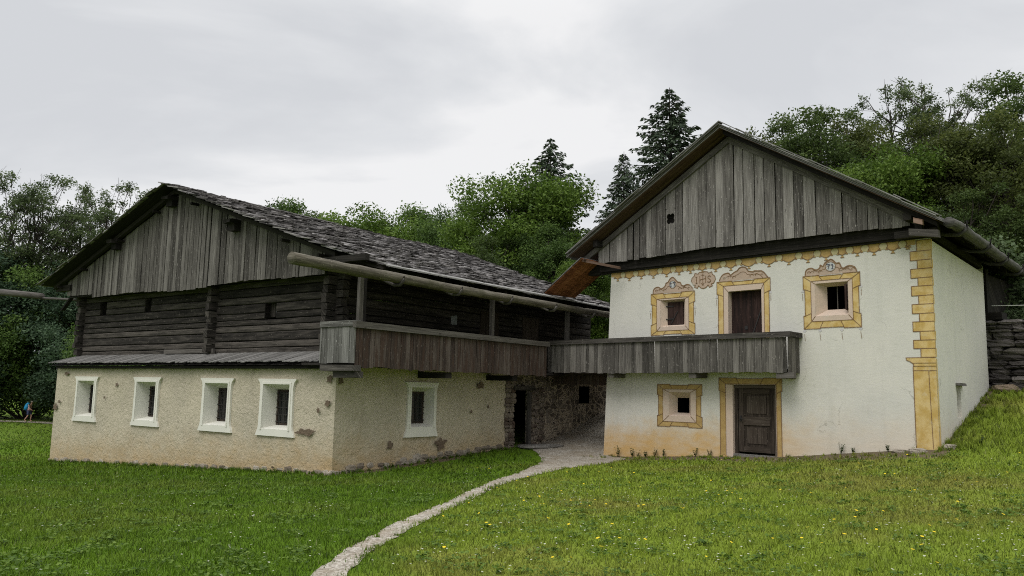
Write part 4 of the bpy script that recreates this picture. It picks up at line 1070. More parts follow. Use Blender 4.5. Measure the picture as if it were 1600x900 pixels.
# little diamond drops at the frames
for (x, z) in ((6.47, 3.33), (6.87, 3.33), (7.42, 3.33), (7.88, 3.34)):
    w = MB(); wl = MB(); w.face([FP(x - .05, z, 1.5), FP(x, z - .045, 1.5), FP(x + .05, z, 1.5), FP(x, z + .045, 1.5)])
    for q in range(5): stroke(wl, [(x + .004 * q, z - .08 - .035 * q), (x + .004 * q, z - .095 - .035 * q)], .014)
    dp = w.build('painted_drop', M['grey_disc'], HC); wl.build('dotted_line', M['line'], dp)
for (x, z) in ((1.74, 4.10), (3.27, 4.12), (3.96, 4.35), (5.57, 4.38), (6.44, 4.33), (7.92, 4.36)):
    w = MB(); wl = MB(); w.face([FP(x - .04, z - .02, 1.5), FP(x + .04, z - .02, 1.5), FP(x, z + .06, 1.5)])
    for q in range(5): stroke(wl, [(x, z - .06 - .035 * q), (x, z - .075 - .035 * q)], .014)
    dp = w.build('painted_drop', M['grey_disc'], HC); wl.build('dotted_line', M['line'], dp)
# IHS cartouche
def mirror(pts): return pts + [(-x, z) for x, z in pts[::-1]]
half = [(0, .22), (-.14, .20), (-.17, .16), (-.28, .19), (-.30, .12), (-.38, .06), (-.40, -.03), (-.34, -.13), (-.26, -.15), (-.30, -.20), (-.20, -.24), (-.16, -.17), (-.08, -.24), (0, -.26)]
ctr = (3.54, 4.895); pts = [(ctr[0] + x * .97, ctr[1] + z) for x, z in mirror(half)]
w = MB(); 
w.face([FP(*p, 1.3) for p in pts]); ca = w.build('painted_cartouche', M['pink_dull'], HC)
g = MB(); stroke(g, pts, LW * 1.2, closed=True, k=2.2)
cx_, cz_ = ctr
def st(p, wd=.020, k=3): stroke(g, [(cx_ + x, cz_ + z) for x, z in p], wd, k=k)
st([(-.22, .08), (-.22, -.10)]); st([(-.25, -.10), (-.19, -.10)], .012); st([(-.25, .08), (-.19, .08)], .012)
st([(-.11, .09), (-.11, -.10)]); st([(.08, .09), (.08, -.10)], k=3.2); st([(-.11, -.01), (.08, .02)], .016, k=3.4)
st([(-.015, .16), (-.015, -.14)], .014, k=3.7); st([(-.06, .12), (.03, .12)], .012, k=4); st([(-.06, -.10), (-.015, -.17), (.03, -.10)], .014, k=4.2)
st([(.24, .06), (.20, .09), (.15, .07), (.15, .03), (.22, -.02), (.24, -.06), (.20, -.10), (.14, -.08)], .018, k=4.4)
g.build('painted_lettering', M['line'], ca)
# frieze
w = MB(); wl = MB(); wd_ = MB()
w.face([FP(lx(.01, 5.3), 5.225, 1), FP(9.2, 5.225, 1), FP(9.2, 5.50, 1), FP(lx(.01, 5.3), 5.50, 1)])
circ = [.72, 1.2, 1.61, 2.08, 2.54, 2.94, 3.31, 3.71, 4.17, 4.65, 5.25, 5.82, 6.36, 6.85, 7.3, 7.67, 8.04, 8.47, 8.91]
for a, b in zip([.32] + circ, circ + [9.15]):
    r = .10; x0, x1 = a + r * .75, b - r * .75
    if x1 - x0 < .05: continue
    mx_ = (x0 + x1) / 2; h = min(.10, (x1 - x0) * .28); L = [(x0 + (x1 - x0) * t / 8, 5.228 - h * math.sin(math.pi * t / 8)) for t in range(9)]
    w.face([FP(*p, 1) for p in L[::-1]][::-1]); stroke(wl, L, LW)
    w.face([FP(mx_ - .045, 5.228 - h - .06, 1.1), FP(mx_ + .045, 5.228 - h - .06, 1.1), FP(mx_, 5.228 - h + .01, 1.1)]); stroke(wl, [(mx_ - .045, 5.225 - h - .06), (mx_ + .045, 5.225 - h - .06)], LW)
    for e_ in (x0, x1): w.face([FP(e_ - .035, 5.18, 1.2), FP(e_ + .035, 5.18, 1.2), FP(e_, 5.235, 1.2)]); stroke(wl, [(e_ - .03, 5.18), (e_ + .03, 5.18)], LW * .8)
fz = w.build('painted_frieze', M['ochre_dull'], HC)
for c in circ:
    wd_ = MB(); wd_.face([FP(c + .10 * math.cos(t * math.pi / 9), 5.275 + .085 * math.sin(t * math.pi / 9), 2) for t in range(18)]); wd_.build('painted_disc', M['pale_disc'], fz)
    stroke(wl, [(c + .10 * math.cos(t * math.pi / 9), 5.275 + .085 * math.sin(t * math.pi / 9)) for t in range(-2, 12)], LW * .8, k=3)
wl.build('painted_outline', M['line'], fz)
# quoins and pilaster
w = MB(); wl = MB(); zq = [5.32, 5.07, 4.86, 4.66, 4.45, 4.26, 4.04, 3.84, 3.63, 3.44, 3.22, 3.02, 2.83, 2.63]
for i in range(13):
    x0 = 9.07 if i % 2 == 1 else 9.22
    w.face([FP(x0, zq[i + 1], 1.5), FP(XR, zq[i + 1], 1.5), FP(XR, zq[i], 1.5), FP(x0, zq[i], 1.5)]); stroke(wl, [(XR, zq[i]), (x0, zq[i]), (x0, zq[i + 1]), (XR, zq[i + 1])], LW, k=2.5)
    e_ = .10 if i % 2 == 0 else .04
    a, b = SP(0, zq[i + 1]), SP(e_, zq[i + 1]); w.face([V(*SP(0, zq[i + 1])) + V(.004, 0, 0), V(*SP(e_, zq[i + 1])) + V(.004, 0, 0), V(*SP(e_, zq[i])) + V(.004, 0, 0), V(*SP(0, zq[i])) + V(.004, 0, 0)])
cap = [(8.89, 2.625), (8.90, 2.57), (8.97, 2.54), (9.04, 2.49), (9.06, 2.43), (9.04, 2.42), (9.04, 2.33), (XR, 2.33), (XR, 2.625)]
w.face([FP(*p, 1.8) for p in cap]); stroke(wl, cap[:7], LW, k=3)
for z in (2.625, 2.50, 2.43, 2.33): stroke(wl, [(9.04 if z < 2.6 else 8.89, z), (XR, z)], LW * .7, k=3.4)
w.face([FP(9.04, .3, 1.5), FP(XR, .3, 1.5), FP(XR, 2.33, 1.5), FP(9.04, 2.33, 1.5)]); stroke(wl, [(9.04, .45), (9.04, 2.33)], LW, k=3); stroke(wl, [(9.40, .6), (9.37, 2.33)], LW * .8, k=3)
w.face([V(*SP(0, .3)) + V(.004, 0, 0), V(*SP(.16, .3)) + V(.004, 0, 0), V(*SP(.10, 2.6)) + V(.004, 0, 0), V(*SP(0, 2.6)) + V(.004, 0, 0)])
q_ = w.build('painted_corner_pilaster', M['ochre'], HC); wl.build('painted_outline', M['line'], q_)

# gable
GX0, GX1, PKX, PKZ = -.02, 9.22, 4.58, 8.86
SL, SR = (PKZ - 5.88) / (PKX + .85), (PKZ - 5.58) / (9.93 - PKX)
def rz_c(x): return PKZ - (SL * (PKX - x) if x < PKX else SR * (x - PKX))
def boards_c():
    w = MB(); x = GX0; rows = []
    lowf = lambda x: 5.665 + .035 * math.cos((x - 4.6) * .65)
    boards(w, lambda x, z: V(x, -.26, z), V(0, -1, 0), GX0, 2.47, lowf, lambda x: rz_c(x) - .16, .17, .26, gap=.014, bottom_jit=.02)
    # board with the quatrefoil opening
    cx2, cz2 = 2.65, 6.70; a, b = 2.475, 2.82; zt = lambda x: rz_c(x) - .16
    ring = []
    for t in range(32):
        th = 2 * math.pi * t / 32 + math.pi / 4; r = .105 + .055 * abs(math.sin(2 * th)) ** .8
        ring.append((cx2 + r * math.cos(th), cz2 + r * math.sin(th) * 1.1))
    outer = []
    for (x, z) in ring:
        dx, dz = x - cx2, z - cz2; s = min((.165 / abs(dx)) if dx else 99, (.3 / abs(dz)) if dz else 99); outer.append((cx2 + dx * s, cz2 + dz * s))
    v = .55
    for i in range(32):
        j = (i + 1) % 32; w.face([(p[0], -.29, p[1]) for p in (ring[i], outer[i], outer[j], ring[j])], uvs=[(p[1] + 3.3, p[0]) for p in (ring[i], outer[i], outer[j], ring[j])], var=v)
        w.face([(ring[j][0], -.29, ring[j][1]), (ring[i][0], -.29, ring[i][1]), (ring[i][0], -.265, ring[i][1]), (ring[j][0], -.265, ring[j][1])][::-1], var=.3)
    xa, xb = cx2 - .165, cx2 + .165
    for (z0, z1, z1b) in ((lowf(cx2), cz2 - .3, cz2 - .3), (cz2 + .3, zt(xa), zt(xb))):
        q = [(xa, z0), (xb, z0), (xb, z1b), (xa, z1)]; w.face([(p[0], -.29, p[1]) for p in q], uvs=[(p[1] + 3.3, p[0]) for p in q], var=v)
    boards(w, lambda x, z: V(x, -.26, z), V(0, -1, 0), 2.83, GX1, lowf, lambda x: rz_c(x) - .16, .20, .36, gap=.016, bottom_jit=.02, off_jit=.014)
    return w.build('gable_cladding', M['gable_wood_c'], HC)
gc = boards_c()
w = MB(); w.box((-.6, -.07, 5.35), (10.3, 0, 0), (0, .20, 0), (0, 0, .34)); w.face([(-.1, -.12, 5.4), (9.35, -.12, 5.4), (9.35, -.12, rz_c(9.35) - .05), (PKX, -.12, 8.75), (-.1, -.12, rz_c(-.1) - .05)]); w.build('tie_beam', M['beam_dark'], gc)
w = MB()
for sgn, xe, s_ in ((-1, -.62, SL), (1, 9.50, SR)):
    a = V(PKX, -.345, rz_c(PKX) - .15); b = V(xe, -.345, rz_c(xe) - .15); w.box(b - V(0, 0, .17), a - b, V(0, .05, 0), V(0, 0, .19), var=.45)
w.build('barge_board', M['gable_wood'], gc)
# roof planks
w = MB(); wu = MB()
YF, YB = -.78, 10.8
def shearx(x, y): return x - .105 * max(0, y) * (1 if x > PKX else 0)
for sgn, xe, s_ in ((-1, -.90, SL), (1, 9.98, SR)):
    for layer in range(3):
        y = YF - .03 * layer + random.uniform(-.02, .02)
        while y < YB:
            wd = random.uniform(.18, .28); e = xe + sgn * (.03 - .05 * layer) + random.uniform(-.03, .03)
            a = V(PKX - sgn * .03 * (2 - layer) * .5, y, PKZ + .02 + .033 * layer); b = V(shearx(e, y), y, PKZ - s_ * abs(e - PKX) + .02 + .033 * layer)
            w.box(a, b - a, V(0, wd - .006, 0), V(0, 0, .026)); y += wd
for sgn, xe, s_ in ((-1, -.90, SL), (1, 9.98, SR)):
    t = 0.0
    while t < .97:
        t1 = min(t + random.uniform(.12, .24), 1.0); x0 = PKX + (xe - PKX) * max(0, t - .03); x1 = PKX + (xe - PKX) * t1
        hz = .115 + random.uniform(0, .03); y0 = YF - random.uniform(.06, .13)
        a = V(x0, y0, PKZ - s_ * abs(x0 - PKX) + hz + .022); b = V(x1, y0 + random.uniform(-.02, .02), PKZ - s_ * abs(x1 - PKX) + hz - .008)
        w.box(a, b - a, V(0, .22, 0), V(0, 0, .024), jit=.004, var=random.uniform(.5, 1)); t = t1
rc = w.build('plank_roof', M['pent_shingle'], HC)
for sgn, xe, s_ in ((-1, -.80, SL), (1, 9.90, SR)):
    y = YF + .02
    while y < .3:
        a = V(PKX, y, PKZ - .012); b = V(xe, y, PKZ - s_ * abs(xe - PKX) - .012); wu.box(a, b - a, V(0, .17, 0), V(0, 0, .022)); y += .175
wu.build('soffit_boards', M['red_brown'], rc)
w = MB()
for sgn, xe, s_ in ((-1, -.75, SL), (1, 9.88, SR)):
    for y in (-.62, .5, 1.7, 2.9, 4.1, 5.3, 6.5, 7.7, 8.9, 10.3):
        if y < 0 and sgn < 0: continue
        a = V(PKX, y, PKZ - .14); b = V(shearx(xe, y), y, PKZ - s_ * abs(xe - PKX) - .14); w.box(a, b - a, V(0, .11, 0), V(0, 0, .12))
for (x, dz) in ((.1, -.27), (9.25, -.30)):
    w.box((x - .09, -.6, rz_c(x) + dz), (.18, 0, 0), (0, .9, 0), (0, 0, .18), jit=.01)
w.box((9.35, -.45, 5.42), (.16, 0, 0), (-.6, 6.4, 0), (0, 0, .2)); w.box((8.85, -.32, 5.36), (.95, 0, .0), (0, .16, 0), (0, 0, .16))
w.build('rafters', M['beam_dark'], rc)
w = MB(); w.box((9.42, -.72, 5.60), (.19, 0, -.07), (0, .10, 0), (0, 0, .12)); w.build('beam_end', M['beam_end'], rc)
w = MB(); w.box((9.30, -.70, 5.33), (.62, 0, -.12), (0, .12, 0), (0, 0, .16), jit=.01); w.build('purlin_end', M['rail_wood'], rc)
w = MB(); pts = [(10.10 - .105 * max(0, y) * 1.0, y, 5.56 + .012 * y + .02 * nz(y, 0)) for y in np.linspace(-.55, 10.9, 40)]
w.tube(pts, [.118 * (1 + .15 * nz(i * 1.1, 8)) for i in range(len(pts))], n=12, jit=.08); gc2 = w.build('gutter_log', M['gutter_dark'], HC, smooth=True)
for y in (.2, 3.0, 5.6, 8.2, 10.4):
    w = MB(); x = 10.10 - .105 * y; z = 5.56 + .012 * y; w.tube([(x - .7, y, z + .05), (x - .3, y, z - .14), (x, y, z - .18), (x + .15, y, z - .08), (x + .17, y, z + .12)], [.045, .05, .05, .04, .03], n=6); w.build('gutter_hook', M['gutter_dark'], gc2, smooth=True)
# timber rear part under the roof
w = MB(); a = V(*SP(6.25, 2.2)); w.box((.2, 6.2, 2.2), (a.x - .35, 0, 0), (0, 4.2, 0), (0, 0, 3.2)); w.build('rear_timber_wall', M['log_dark'], HC)
w = MB(); a = V(*SP(6.75, 4.15)); w.box(a + V(-.25, 0, 0), (.22, 0, 0), (0, .22, 0), (0, 0, 1.35)); a = V(*SP(6.6, 4.0)); w.box(a + V(-.4, 0, 0), (.75, 0, 0), (0, .5, 0), (0, 0, .22), jit=.01); w.build('rear_post', M['beam_dark'], HC)
# canopy continuing the left eave
w = MB(); d = V(-1.54, 0, -.96); n_ = d.cross(V(0, 1, 0)).normalized()
if n_.z < 0: n_ = -n_
y = -.90
for i in range(7):
    w.box(V(-.16, y, 5.74), d * 1.0, V(.04, .195, -.02), n_ * .03, axis=0); y += .20
cn = w.build('canopy', M['new_wood'], HC)
w = MB()
for i in range(7): w.box(V(-.16, -.93 + i * .2, 5.74) + n_ * .034, d * 1.02, V(.04, .21, -.02), n_ * .03)
w.build('canopy_shingles', M['shingle'], cn)
w = MB(); w.box(V(-.20, -.86, 5.66), V(1.1, .45, -.28), V(0, .07, 0), V(0, 0, .08)); w.box(V(-.14, -.9, 5.68), V(.0, 1.0, -.05), V(.07, 0, 0), V(0, 0, .05)); w.build('canopy_rafter', M['red_brown'], cn)
# balcony
BY = -.60
w = MB(); lo = lambda x: 2.27 - .015 * math.sin(x); hi = lambda x: 3.15
boards(w, lambda x, z: V(x, BY, z), V(0, -1, 0), -1.78, 6.30, lo, hi, .11, .25, gap=.008, bottom_jit=.015, off_jit=.008)
boards(w, lambda y, z: V(6.30, y, z), V(1, 0, 0), BY, -.02, lo, hi, .15, .22, gap=.006)
bl = w.build('balcony', M['balcony_wood'], HC)
w = MB(); w.box((-1.86, BY - .09, 3.155), (8.28, 0, .0), (0, .14, 0), (0, 0, .13), jit=.006); w.box((6.28, BY + .052, 3.155), (.13, 0, 0), (0, .54, 0), (0, 0, .128)); w.build('handrail', M['rail_wood'], bl)
w = MB(); w.box((-2.2, BY + .02, 2.30), (8.45, 0, 0), (0, .58, 0), (0, 0, .06)); 
for x in (-1.2, .9, 2.0, 3.3, 4.6, 5.6): w.box((x, BY + .03, 2.36), (.08, 0, 0), (0, .07, 0), (0, 0, .8))
w.build('balcony_floor', M['beam_dark'], bl)
for x in (.60, 3.42, 5.98):
    w = MB(); w.box((x, BY + .02, 2.14), (.22, 0, 0), (0, .75, 0), (0, 0, .155), jit=.008); w.build('balcony_beam', M['rail_wood'], bl)
w = MB(); w.box((6.0, BY - .02, 2.13), (.46, 0, 0), (0, .12, 0), (0, 0, .14), jit=.01); w.build('balcony_bracket', M['rail_wood'], bl)
w = MB(); boards(w, lambda x, z: V(x, .25, z), V(0, -1, 0), -2.3, .0, lambda x: 1.93, lambda x: 3.2, .12, .2); w.box((-2.3, .0, 2.22), (2.4, 0, 0), (0, .28, 0), (0, 0, .06)); w.build('bridge_boards', M['brown_boards'], bl)

# ================================================================== dry stone wall (right)
WS = empty('dry_stone_wall', (C0[0], C0[1], 0), -YC)
tag(WS, 'dark dry stone retaining wall behind the right side of the painted house', 'wall')
w = MB(); z = 1.3; 
while z < 4.15:
    h = random.uniform(.09, .24); x = 8.4 + random.uniform(-.2, 0)
    while x < 16.5:
        wd = random.uniform(.18, .70) * (1 + h * 1.5); top = 4.12 - .06 * (x - 8.5)
        if z + h < top + .08: 
            hh = h * random.uniform(.85, 1.05); stone_lump(w, (x + wd / 2, 6.75 + random.uniform(-.05, .05), z + hh / 2), wd * .56, .26, hh * .60, n=9)
        x += wd
    z += h
w.build('wall_stones', M['dry_stone'], WS)
w = MB(); w.box((8.3, 6.80, .8), (8.3, 0, 0), (0, .8, 0), (0, 0, 3.0)); w.build('wall_core', M['black'], WS)

# thin wire from the post to the right
w = MB(); pts = [(8.9 + t * 1.2, 6.7 + t * .3, 4.42 - .02 * math.sin(t)) for t in range(8)]; w.tube(pts, .012, n=5); o = w.build('wire', NT('pale_wire').finish((.45, .46, .42), .5), None)
o.location = (C0[0], C0[1], 0); o.rotation_euler = (0, 0, -YC); tag(o, 'thin pale wire strung above the dry stone wall', 'wire')

for (x, y, a, b, c, lb) in ((9.15, -.22, .20, .12, .06, 'pale flat stone lying in front of the yellow corner pilaster'), (8.72, -.16, .15, .09, .05, 'small stone left of the flat one at the yellow corner pilaster'), (9.72, .10, .13, .10, .07, 'stone on the soil just round the yellow corner'), (9.28, 6.1, .34, .22, .13, 'reddish clod on the bank beside the far end of the white side wall')):
    w = MB(); stone_lump(w, (0, 0, 0), a, b, c, var=.8, n=11); p = C0 + XC * x + VC * y; o = w.build('loose_stone', M['rubble'] if a < .3 else MP); o.location = (p[0], p[1], gz(*p) + c * .3); o.rotation_euler = (0, 0, x); tag(o, lb, 'stone', 'loose stones at the white wall')

# weeds along the white wall
kwm = leafmat('weed_leaf', (.02, .035, .012), (.045, .07, .02), (.08, .11, .035))
spots = [(.62, .30), (1.15, .24), (1.35, .18), (1.62, .16), (1.95, .22), (2.25, .20), (3.3, .20), (3.75, .18), (7.35, .24), (7.65, .15), (8.45, .15), (10.25, .22)]
nm = ['tallest dark weed at the far left of the white house wall', 'dark weed second from the left corner of the white wall', 'small weed third from the left corner of the white wall', 'small weed just left of the lower window of the white house', 'weed at the wall below the left edge of the lower window', 'weed at the wall below the lower window', 'weed halfway between the lower window and the front door', 'weed at the wall just left of the front door', 'bushy weed at the wall right of the front door', 'small weed right of the bushy one at the white wall', 'tiny weed near the yellow corner pilaster', 'leafy weed on the bank round the yellow corner']
for (x, h), lb in zip(spots, nm):
    w = MB(); y = -.10 if x < 9.6 else .35
    for q in range(9):
        a = random.uniform(0, 6.28); L = h * random.uniform(.6, 1.15); dx, dy = math.cos(a) * L * .35, math.sin(a) * L * .35
        for s_ in (.45, .75, 1.0):
            p = V(dx * s_, dy * s_, L * s_); r = .022 * (1.3 - s_ * .4); t = random.uniform(0, 6.28); e1 = V(math.cos(t), math.sin(t), .5) * r * 2.2; e2 = V(-math.sin(t), math.cos(t), .2) * r
            w.face([p - e2, p + e1 * .5, p + e2, p - e1 * .5])
        w.face([V(-.004, 0, 0), V(.004, 0, 0), V(dx, dy, L)])
    wx = C0 + XC * x + VC * y; o = w.build('weed', kwm); o.location = (wx[0], wx[1], gz(*wx)); tag(o, lb, 'weed', 'weeds growing along the white wall')

# ================================================================== trees
def tubes_np(segs, n=6):
    """segs: list of (p0,p1,r0,r1)"""
    S = np.array([np.concatenate([a, b, [c, d]]) for a, b, c, d in segs]); p0, p1, r0, r1 = S[:, :3], S[:, 3:6], S[:, 6], S[:, 7]
    d = p1 - p0; d /= np.maximum(np.linalg.norm(d, axis=1), 1e-9)[:, None]
    up = np.where(np.abs(d[:, 2:3]) < .95, np.array([[0, 0, 1.]]), np.array([[1., 0, 0]])); a = np.cross(d, up); a /= np.linalg.norm(a, axis=1)[:, None]; b = np.cross(a, d)
    t = 2 * np.pi * np.arange(n) / n; c, s = np.cos(t), np.sin(t)
    ring = a[:, None, :] * c[None, :, None] + b[:, None, :] * s[None, :, None]
    v = np.concatenate([p0[:, None] + ring * r0[:, None, None], p1[:, None] + ring * r1[:, None, None]], 1).reshape(-1, 3)
    k = np.arange(len(S))[:, None] * 2 * n; j = np.arange(n)[None, :]; j2 = (j + 1) % n
    f = np.stack([k + j, k + j2, k + n + j2, k + n + j], 2).reshape(-1, 4)
    return v, f
def leaves_np(cen, size, rng, flat_bias=.5, aspect=.62):
    n = len(cen); nrm = rng.normal(size=(n, 3)); nrm[:, 2] = np.abs(nrm[:, 2]) + flat_bias; nrm /= np.linalg.norm(nrm, axis=1)[:, None]
    t = rng.normal(size=(n, 3)); a = np.cross(nrm, t); a /= np.linalg.norm(a, axis=1)[:, None]; b = np.cross(nrm, a)
    s = size * rng.uniform(.6, 1.35, n)[:, None]; a = a * s; b = b * s * aspect
    v = np.stack([cen - a, cen - b * .9 + a * .1, cen + a, cen + b * .9 - a * .1], 1).reshape(-1, 3)
    return v, np.arange(n * 4).reshape(n, 4)
def broadleaf(seed, H, RW, crown0=.3, nclump=70, nleaf=16000, leaf=.13, clump=.9, airy=0.0, mat='leaf_mid', trunk_r=.22, top_flat=.6, stems=1, wob=.25):
    """returns (crown_mesh_object, trunk_object) at origin; H height, RW crown radius"""
    rng = np.random.default_rng(seed); zc = H * (crown0 + 1) / 2; rz = H * (1 - crown0) / 2
    C_ = []
    while len(C_) < nclump:
        u = rng.normal(size=3); u /= np.linalg.norm(u); r = rng.uniform(.35 if not airy else .25, 1) ** (.5)
        p = u * r * np.array([RW, RW, rz]); 
        k = 1 + wob * np.sin(u[0] * 4 + seed) * np.sin(u[2] * 3 + seed * 2)
        p = p * k; p[2] += zc
        if p[2] > H: p[2] = H - rng.random() * .3
        if p[2] < H * crown0 * .8: continue
        C_.append(p)
    C_ = np.array(C_); C_[0] = (0.1 * RW, 0, H - clump * .35)
    cr = clump * rng.uniform(.55, 1.25, len(C_)) * (1 if not airy else .8)
    idx = rng.choice(len(C_), nleaf, p=(cr ** 2) / (cr ** 2).sum())
    u = rng.normal(size=(nleaf, 3)); u /= np.linalg.norm(u, axis=1)[:, None]; rad = rng.random(nleaf) ** (.42 if not airy else .7)
    cen = C_[idx] + u * (rad * cr[idx])[:, None] * np.array([1.15, 1.15, .72])
    cen += rng.normal(size=cen.shape) * .08
    v, f = leaves_np(cen, leaf, rng)
    cv = rng.random(len(C_)) * .5 + .25
    var = np.clip(cv[idx] + rng.normal(size=nleaf) * .16, .02, .98)
    cro = np_mesh('crown', v, f, M[mat], var=var)
    segs = []
    bases = [np.array([rng.normal() * .25 * (stems > 1), rng.normal() * .25 * (stems > 1), -.4]) for _ in range(stems)]
    tops = []
    for b in bases:
        ang = rng.random() * 6.28; sp = .28 * RW * (stems > 1); tip = np.array([math.cos(ang) * sp, math.sin(ang) * sp, H * .86]); pts = [b]; n = 7
        for i in range(1, n + 1):
            t = i / n; pts.append(b * (1 - t) + tip * t + rng.normal(size=3) * np.array([.12, .12, 0]) * (H / 12))
        for i in range(n): segs.append((pts[i], pts[i + 1], trunk_r * (1 - i / n) ** .8 + .03, trunk_r * (1 - (i + 1) / n) ** .8 + .03))
        tops.append(pts)
    for c in C_:
        pts = tops[rng.integers(len(tops))]; hgt = max(H * crown0 * .6, c[2] - rng.uniform(.15, .4) * H * .6 - .5)
        i = int(np.clip(hgt / (H * .86) * (len(pts) - 1), 0, len(pts) - 2)); t = np.clip(hgt / (H * .86) * (len(pts) - 1) - i, 0, 1); s = pts[i] * (1 - t) + pts[i + 1] * t
        m1 = s * .55 + c * .45 + np.array([0, 0, -.12 * np.linalg.norm(c - s) * .5]) + rng.normal(size=3) * .12; m2 = s * .2 + c * .8 + rng.normal(size=3) * .1
        r0 = .035 + trunk_r * .22 * (1 - c[2] / H * .6)
        segs += [(s, m1, r0, r0 * .62), (m1, m2, r0 * .62, r0 * .35), (m2, c, r0 * .35, .012)]
        if airy:
            for _ in range(3): e = c + rng.normal(size=3) * clump * .5; segs.append((m2, e, r0 * .3, .008))
    v, f = tubes_np(segs); tr = np_mesh('trunk', v, f, M['bark'])
    return cro, tr
def spruce(seed, H, RW, nspray=9000, mat='needle', bare=.02, droop=.28, size=.26):
    rng = np.random.default_rng(seed); segs = [(np.array([0, 0, -.4]), np.array([0, 0, H * .5]), .24 * H / 16, .13 * H / 16), (np.array([0, 0, H * .5]), np.array([0, 0, H]), .13 * H / 16, .015)]
    cen, dirs = [], []; z = H * bare + .6
    br = []
    while z < H - .12:
        t = z / H; L0 = RW * (1 - t) ** .80 * (1 if t > .15 else .8) + .08; nb = 6 if t < .9 else 4; a0 = rng.random() * 6.28
        for q in range(nb):
            a = a0 + q * 6.28 / nb + rng.normal() * .25; L = L0 * rng.uniform(.6, 1.18); d = np.array([math.cos(a), math.sin(a), 0]); rise = .30 * (t ** 1.5)
            p0 = np.array([0, 0, z]); p1 = p0 + d * L * .55 + np.array([0, 0, L * (rise - droop * .45)]); p2 = p0 + d * L + np.array([0, 0, L * (rise * 1.3 - droop * .55)])
            segs += [(p0, p1, .02 + .018 * L, .012 + .008 * L), (p1, p2, .012 + .008 * L, .005)]; br.append((p0, p1, p2, L))
        z += rng.uniform(.20, .36) * (H / 16) ** .5 * (1.15 - .4 * t)
    Ls = np.array([b[3] for b in br]) + .1; idx = rng.choice(len(br), nspray, p=Ls / Ls.sum()); P0 = np.array([b[0] for b in br])[idx]; P1 = np.array([b[1] for b in br])[idx]; P2 = np.array([b[2] for b in br])[idx]
    t = rng.random(nspray) ** .75; t = .12 + .9 * t; q = (P0 * ((1 - t) ** 2)[:, None] + 2 * P1 * (t * (1 - t))[:, None] + P2 * (t ** 2)[:, None])
    al = (P2 - P0); L = np.linalg.norm(al, axis=1); al = al / np.maximum(L, 1e-6)[:, None]; side = np.stack([-al[:, 1], al[:, 0], np.zeros(nspray)], 1)
    w = (rng.random(nspray) - .5) * .55 * np.minimum(L, 2.2) * (1.1 - t * .7)
    q = q + side * w[:, None] + np.array([0, 0, -1]) * (np.abs(w) * .35 + rng.random(nspray) * .14)[:, None]
    # sprays hang down and outward
    s = size * rng.uniform(.5, 1.3, nspray)[:, None]; dn = al * .55 + side * np.sign(w)[:, None] * .5 + np.array([0, 0, -.55]) + rng.normal(size=(nspray, 3)) * .2; dn /= np.linalg.norm(dn, axis=1)[:, None]
    a = dn * s; b = np.cross(dn, rng.normal(size=(nspray, 3))); b = b / np.linalg.norm(b, axis=1)[:, None] * s * .28
    v = np.stack([q - a * .4, q + b, q + a * .8, q - b], 1).reshape(-1, 3)
    cro = np_mesh('crown', v, np.arange(nspray * 4).reshape(-1, 4), M[mat], var=np.clip(rng.normal(size=nspray) * .2 + .45 + .2 * (t - .5), .02, .98))
    v, f = tubes_np(segs, 5); tr = np_mesh('trunk', v, f, M['bark']); return cro, tr
protos = {}
def proto(key, fn, **kw): protos[key] = (fn, kw)
def place(key, name, x, y, ztop, label, cat='tree', group=None, rz=0, wx=1.0, H0=None):
    """puts a copy of the kind so its top is at ztop"""
    fn, kw = protos[key]
    if 'obj' not in kw:
        c, t = fn(**{k: v for k, v in kw.items()}); kw_ = kw; protos[key] = (fn, dict(kw, obj=(c, t))); first = True
    else: first = False
    c0, t0 = protos[key][1]['obj']; g = gz(x, y); r = empty(name, (x, y, g), rz); s = (ztop - g) / kw['H']; r.scale = (s * wx, s * wx, s)
    tag(r, label, cat, group)
    for src in (c0, t0):
        o = src if first else src.copy()
        if not first: col.objects.link(o)
        o.parent = r
    return r
proto('airy', broadleaf, seed=3, H=20, RW=5.4, crown0=.30, nclump=150, nleaf=19000, leaf=.105, clump=.95, airy=1, mat='leaf_airy', trunk_r=.24, stems=3)
proto('airy2', broadleaf, seed=8, H=20, RW=4.8, crown0=.32, nclump=130, nleaf=16000, leaf=.105, clump=.92, airy=1, mat='leaf_airy', trunk_r=.22, stems=2)
proto('airy_r', broadleaf, seed=31, H=17, RW=3.8, crown0=.35, nclump=105, nleaf=15000, leaf=.085, clump=.66, airy=1, mat='leaf_airy', trunk_r=.2, stems=2)
proto('hedge', broadleaf, seed=5, H=14, RW=5.5, crown0=.0, nclump=150, nleaf=46000, leaf=.135, clump=1.5, mat='leaf_mid', trunk_r=.3)
proto('hedge_dark', broadleaf, seed=6, H=14, RW=5.5, crown0=.0, nclump=150, nleaf=46000, leaf=.135, clump=1.5, mat='leaf_blue', trunk_r=.3)
proto('round', broadleaf, seed=12, H=12, RW=3.6, crown0=.12, nclump=170, nleaf=50000, leaf=.10, clump=.95, mat='leaf_mid', trunk_r=.25)
proto('bright', broadleaf, seed=14, H=11, RW=3.4, crown0=.10, nclump=190, nleaf=60000, leaf=.095, clump=.95, mat='leaf_bright', trunk_r=.24)
proto('dark', broadleaf, seed=17, H=13, RW=3.4, crown0=.12, nclump=150, nleaf=38000, leaf=.10, clump=.82, mat='leaf_dark', trunk_r=.22)
proto('olive', broadleaf, seed=19, H=13, RW=3.4, crown0=.15, nclump=140, nleaf=34000, leaf=.10, clump=.82, mat='leaf_olive', trunk_r=.22, stems=2)
proto('bush', broadleaf, seed=23, H=4, RW=1.6, crown0=.0, nclump=60, nleaf=12000, leaf=.07, clump=.5, mat='leaf_pale', trunk_r=.08, stems=3)
